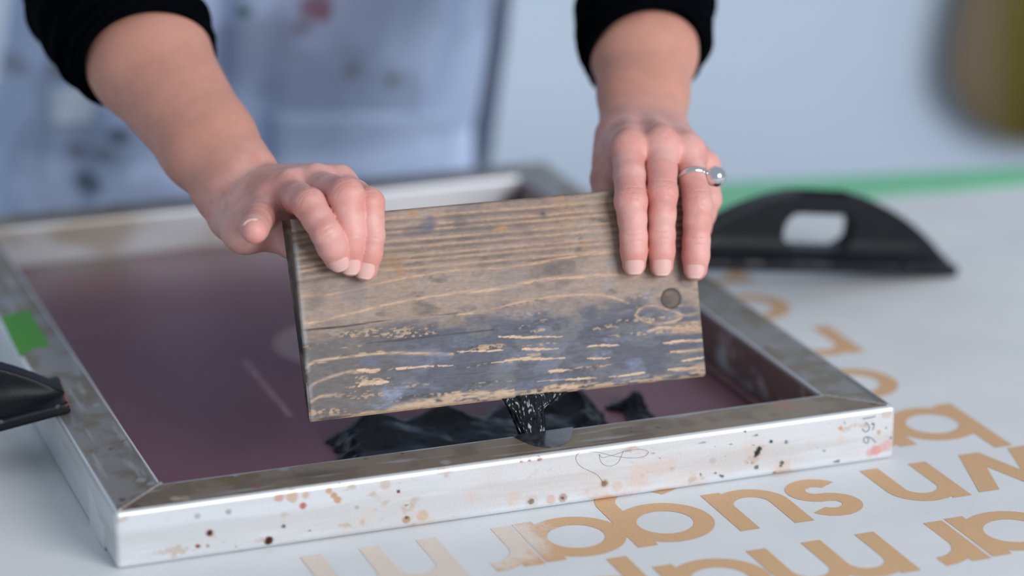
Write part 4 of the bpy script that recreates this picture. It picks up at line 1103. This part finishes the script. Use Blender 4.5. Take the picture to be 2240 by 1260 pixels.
# ---- clothing
t = NT('black_knit'); v = t.coord()
t.set(Base_Color=t.ramp(t.noise(700, 3, v), [(0.3, lin(3, 4, 7)), (0.7, lin(6, 8, 12))]), Roughness=0.9, Specular_IOR_Level=0.02)
t.bump(t.noise(900, 3, v), 0.3, 0.0006); m_shirt = t.m
def sleeve(wr, cuff, elb, sh, r_c, r_e, r_s, fold, tilt, tv):
    ax = unit(cuff - wr)
    path = catmull(np.array([cuff, cuff + ax * 0.03, elb + ax * -0.01, (elb * 0.5 + sh * 0.5), sh]), 22)
    n = len(path); rad = np.interp(np.linspace(0, 1, n), [0, 0.12, 0.5, 1], [r_c, r_c + 0.006, r_e, r_s])
    T_ = np.gradient(path, axis=0); T_ /= np.linalg.norm(T_, axis=1)[:, None]
    seg = 56; an_ = np.linspace(0, 2 * np.pi, seg, endpoint=False); u = unit(np.cross(T_[0], fold)); V = []
    rows = [(0, path[0] + T_[0] * 0.014, -0.0045), (0, path[0] + T_[0] * 0.004, -0.0035), (0, path[0] - T_[0] * 0.0008, -0.0012), (0, path[0] + T_[0] * 0.0004, 0.0010)] + [(i, path[i], 0.0016) for i in range(1, n)]
    for i, c, dr in rows:
        u = unit(u - T_[i] * (u @ T_[i])); w = np.cross(T_[i], u)
        d = np.cos(an_)[:, None] * u + np.sin(an_)[:, None] * w
        ps = c + d * 0.04
        wr_ = (fbm(np.stack([np.cos(an_) * 1.2, np.sin(an_) * 1.2, np.full(seg, i * 0.33)], -1) + 3, 95, 3) - 0.5) * 0.014 * min(i / 6.0, 1.0)
        V.append(c + d * (rad[i] + dr + wr_)[:, None] + T_[i] * (tilt * (d @ tv))[:, None] * (1 if i < 3 else 0.4))
    V = np.concatenate(V); m = len(rows)
    i, j = np.meshgrid(np.arange(m - 1), np.arange(seg), indexing='ij'); j2 = (j + 1) % seg
    return V, np.stack([i * seg + j, i * seg + j2, (i + 1) * seg + j2, (i + 1) * seg + j], -1).reshape(-1, 4)
s1 = sleeve(RWr, RCuff, elbR, shR, 0.0400, 0.052, 0.066, FWD, 0.012, RGT)
s2 = sleeve(LWr, LCuff, elbL, shL, 0.0450, 0.055, 0.066, FWD, 0.014, -RGT)
tor = [dict(p_, r0=p_['r0'] + 0.010, r1=p_['r1'] + 0.010) for p_ in bodyp[4:8]]
lo, hi = prim_bounds(tor, 0.03); ST_ = SDF(lo - 0.02, hi + 0.02, 0.008); add_prims(ST_, ST_.D, tor, 0.04)
VT, QT = surface_nets(ST_.D, ST_.lo, ST_.h); VT = taubin(VT, QT, 2)
Vs = np.concatenate([s1[0], s2[0], VT]); Qs = np.concatenate([s1[1], s2[1] + len(s1[0]), QT + len(s1[0]) + len(s2[0])])
o = mesh_obj('shirt', Vs, Qs, m_shirt); adopt(o, person)
# trousers
trp = [dict(p_, r0=p_['r0'] + 0.012, r1=p_['r1'] + 0.016) for p_ in bodyp[8:]]
trp.append(cone(pel + np.array([0.012, 0, -0.03]), pel + np.array([0.012, -0.07, 0.16]), 0.232, 0.232, fb, 0.56))
lo, hi = prim_bounds(trp, 0.03); SP = SDF(lo - 0.02, hi + 0.02, 0.008); add_prims(SP, SP.D, trp, 0.03)
VT, QT = surface_nets(SP.D, SP.lo, SP.h); VT = taubin(VT, QT, 3)
VT = VT + (fbm(VT * 14, 97, 3)[:, None] - 0.5) * 0.010 * np.array([1, 1, 0.2])
o = mesh_obj('trousers', VT, QT, simple('dark_slate_denim', (86, 97, 122), 0.9, 200, 0.12, 0.3, 900)); adopt(o, person)
for sx_ in (0.255, 0.455):
    V, F_ = box_mesh((sx_ - 0.048, 0.90, FLOOR_Z), (sx_ + 0.048, 1.10, FLOOR_Z + 0.085), 0.03)
    o = mesh_obj('shoe', V, F_, simple('dark_shoe_leather', (40, 38, 38), 0.5, 60, 0.15)); adopt(o, person)
# apron: striped sheet wrapped over the front of the hips
nu, nv = 300, 260
ph = np.radians(np.linspace(-100, 47, nu)); zz = np.linspace(0.34, -0.62, nv)
PH, ZZ = np.meshgrid(ph, zz, indexing='ij')
lean = np.where(ZZ > 0.02, (ZZ - 0.02) * 0.70, 0)
aa = 0.238 + 0.05 * sstep(0.0, -0.3, ZZ) + 0.030 * sstep(0.15, -0.10, ZZ) * sstep(0, -1.2, PH); bb_ = 0.176 + 0.03 * sstep(0.0, -0.3, ZZ)
fq = np.stack([PH.ravel() * 3.0, ZZ.ravel() * 2.2, 0 * PH.ravel()], -1)
fold = (fbm(fq + 2, 101, 3).reshape(PH.shape) - 0.5) * 0.050 + 0.006 * np.sin(PH * 9 + ZZ * 6) * sstep(0.2, -0.1, ZZ)
fold = fold - 0.022 * np.exp(-((PH + 0.42 + 0.3 * (ZZ - 0.1)) / 0.07) ** 2) - 0.012 * np.exp(-((PH - 0.55) / 0.06) ** 2)
X = 0.357 + (aa + fold) * np.sin(PH); Y = 0.985 - lean - (bb_ + fold) * np.cos(PH); Zp = ZZ + 0 * PH
P = np.stack([X, Y, Zp], -1).reshape(-1, 3)
s_len = (PH.ravel() * 0.2)
c = np.tile(lin(200, 216, 248), (len(P), 1))
stripe = 0.5 + 0.5 * np.sin(s_len * 2 * np.pi / 0.0042)
c = mixc(c, lin(172, 190, 226), 0.55 * stripe)
g1 = fbm(np.stack([s_len * 14, ZZ.ravel() * 14, 0 * s_len], -1), 103, 4)
c = mixc(c, lin(118, 128, 154), 0.45 * sstep(0.5, 0.66, g1) )
def ap_spot(px, py, rpx, col_, s, sq=1.0):
    global c
    q = onY(px, py, 0.845)
    for _ in range(4):
        k = np.argmin(np.linalg.norm(P[:, [0, 2]] - q[[0, 2]], axis=1) + (P[:, 1] > 0.97)); q = onY(px, py, P[k, 1])
    r = rpx / 2380.0
    d = np.sqrt(((P[:, 0] - q[0])) ** 2 + ((P[:, 2] - q[2]) * sq) ** 2) / r + (g1 - 0.5) * 0.8
    d = np.where(P[:, 1] > 0.985, 9, d)
    c = mixc(c, lin(*col_), s * (1 - sstep(0.6, 1.25, d)))
for a_ in ((535, 28, 16, (60, 110, 110), .9), (690, 15, 34, (150, 90, 112), .8), (710, 35, 18, (158, 92, 108), .8), (660, 60, 22, (140, 112, 118), .6), (770, 155, 22, (120, 122, 116), .7), (858, 176, 22, (112, 112, 96), .75), (708, 312, 22, (40, 50, 58), .95), (712, 300, 14, (56, 40, 44), .8), (745, 305, 26, (128, 122, 104), .7), (910, 335, 26, (98, 58, 66), .85), (900, 350, 18, (74, 60, 66), .6), (870, 365, 24, (108, 96, 84), .6), (800, 360, 22, (104, 90, 88), .6),
           (130, 155, 22, (112, 104, 88), .7), (165, 330, 26, (96, 84, 76), .7), (190, 400, 30, (52, 66, 76), .8), (260, 300, 26, (60, 72, 84), .8), (20, 130, 26, (110, 104, 96), .5), (230, 340, 22, (92, 84, 82), .6), (640, 350, 26, (120, 112, 118), .5)):
    ap_spot(*a_)
m_apron = attr_mat('striped_apron_canvas', 0.9, 0.0, 500, 0.08, (1, 1, 1), 0.3, 0.0006)
Pb = P + np.array([0, 0.0016, 0])
ap = mesh_obj('apron', P, grid_faces(nu, nv)[:, ::-1], m_apron, col=c); adopt(ap, person)
sol = ap.modifiers.new('thickness', 'SOLIDIFY'); sol.thickness = 0.0016; sol.offset = -1
def ap_patch(name, corners, mat, lift=0.003, n=14):
    """patch following the apron surface, corners in pixels (tl, tr, br, bl)"""
    q = np.array(corners, float); V = []
    for i in np.linspace(0, 1, n):
        for j in np.linspace(0, 1, n):
            p_ = (q[0] * (1 - j) + q[1] * j) * (1 - i) + (q[3] * (1 - j) + q[2] * j) * i
            w_ = onY(*p_, 0.845)
            for _ in range(6):
                k = np.argmin(np.linalg.norm(P[:, [0, 2]] - w_[[0, 2]], axis=1) + (P[:, 1] > 0.985)); w_ = onY(*p_, P[k, 1])
            V.append(w_ + np.array([0, -lift, 0]))
    V = np.array(V); V2 = V + np.array([0, lift * 0.9, 0])
    F1 = grid_faces(n, n); bi_ = np.concatenate([np.arange(n) * n, (n - 1) * n + np.arange(1, n), np.arange(n - 2, -1, -1) * n + n - 1, np.arange(n - 2, 0, -1)])
    F3 = np.stack([bi_, bi_ + n * n, np.roll(bi_, -1) + n * n, np.roll(bi_, -1)], -1)
    o = mesh_obj(name, np.concatenate([V, V2]), np.concatenate([F1, F1[:, ::-1] + n * n, F3]), mat); o.parent = ap; return o
ap_patch('cloth_patch', ((108, 192), (205, 190), (200, 268), (104, 272)), simple('white_patch', (212, 222, 236), 0.85, 60, 0.03), 0.004)
ap_patch('pocket', ((590, 250), (985, 245), (985, 520), (590, 520)), simple('apron_pocket_canvas', (176, 191, 222), 0.9, 120, 0.12), 0.003)
tag(person, 'person in a stained striped apron and black top holding the wooden board', 'person')

# ---- silver ring
rp = R_rng[0] + (R_rng[1] - R_rng[0]) * 0.50; rax = unit(R_rng[1] - R_rng[0])
e1 = unit(RGT - rax * (RGT @ rax)); e2 = np.cross(rax, e1)
ringo = empty('silver_ring', tuple(rp))
m_silver = simple('polished_silver', (226, 228, 230), 0.14, 60, 0.04, Metallic=1.0)
an_ = np.linspace(0, 2 * np.pi, 64, endpoint=False); V = []
rr = 0.0098
for a_ in an_:
    d = np.cos(a_) * e1 + np.sin(a_) * e2
    for q, (dr, dh) in enumerate(((0.0, -0.0022), (0.0010, -0.0020), (0.0014, 0), (0.0010, 0.0020), (0.0, 0.0022), (-0.0006, 0))): V.append(rp + d * (rr + 0.0004 + dr) + rax * dh)
i, j = np.meshgrid(np.arange(64), np.arange(6), indexing='ij'); i2, j2 = (i + 1) % 64, (j + 1) % 6
o = mesh_obj('band', np.array(V), np.stack([i * 6 + j, i * 6 + j2, i2 * 6 + j2, i2 * 6 + j], -1).reshape(-1, 4), m_silver); adopt(o, ringo)
bc = at(1566, 386, np.dot(rp - CAM, FWD) - 0.004); bdir = unit(bc - rp)
def sphere(c, r, n=24, m=14):
    V, F_ = [], []
    for a_ in np.linspace(0, np.pi, m):
        for b_ in np.linspace(0, 2 * np.pi, n, endpoint=False): V.append(c + r * np.array([np.sin(a_) * np.cos(b_), np.sin(a_) * np.sin(b_), np.cos(a_)]))
    for i in range(m - 1):
        for j in range(n): F_.append((i * n + j, (i + 1) * n + j, (i + 1) * n + (j + 1) % n, i * n + (j + 1) % n))
    return V, F_
V, F_ = sphere(bc, 0.0071); o = mesh_obj('ball', V, F_, m_silver); adopt(o, ringo)
V, F_ = tube([rp + bdir * 0.0098, rp + bdir * 0.0115, bc - bdir * 0.0030, bc - bdir * 0.0018], [0.0035, 0.0030, 0.0050, 0.0058], 20)
o = mesh_obj('setting', V, F_, m_silver); adopt(o, ringo)
tag(ringo, 'silver ring with a large polished ball, worn on the ring finger', 'ring')

# ================================================================== cloth hanging on the wall, far behind
hang = empty('hanging_garment', (2.02, 2.02, 0.62))
nu, nv = 90, 120
s_, t_ = np.meshgrid(np.linspace(0, 2 * np.pi, nu, endpoint=False), np.linspace(0, 1, nv), indexing='ij')
zt = 0.62 - 1.06 * t_
wid = 0.035 + 0.13 * sstep(0, 0.45, t_) + 0.03 * np.sin(t_ * 9); wid = wid * np.sqrt(np.clip(1 - np.maximum((t_ - 0.86) / 0.14, 0) ** 2, 0.002, 1))
dep_ = wid * 0.28
wob = 0.018 * np.sin(5 * s_ + 4 * t_) * sstep(0.1, 0.5, t_)
Xh = 1.925 + 0.02 * t_ + (wid + wob) * np.cos(s_); Yh = 2.075 + (dep_ + wob * 0.6) * np.sin(s_)
Ph = np.stack([Xh, Yh, zt], -1).reshape(-1, 3)
nn = fbm(Ph * np.array([7, 7, 2.6]), 111, 3)
ch_ = mixc(np.tile(lin(104, 94, 26), (len(Ph), 1)), lin(128, 112, 92), sstep(0.05, -0.06, Ph[:, 0] - 1.80 + (nn - 0.5) * 0.2)); ch_ = mixc(ch_, lin(92, 84, 36), 0.6 * sstep(0.5, 0.6, nn))
Fh = grid_faces(nu, nv, True)
o = mesh_obj('cloth_body', Ph, Fh, attr_mat('olive_wool', 0.95, 0, 200, 0.1, (1, 1, 1), 0.2), col=ch_); adopt(o, hang)
V, F_ = tube([(1.915, 2.16, 0.66), (1.915, 2.09, 0.66), (1.915, 2.075, 0.63), (1.915, 2.075, 0.58)], 0.006, 10)
o = mesh_obj('hook', V, F_, m_leg); adopt(o, hang)
tag(hang, 'olive and brown cloth garment hanging from a hook on the pale wall', 'garment')
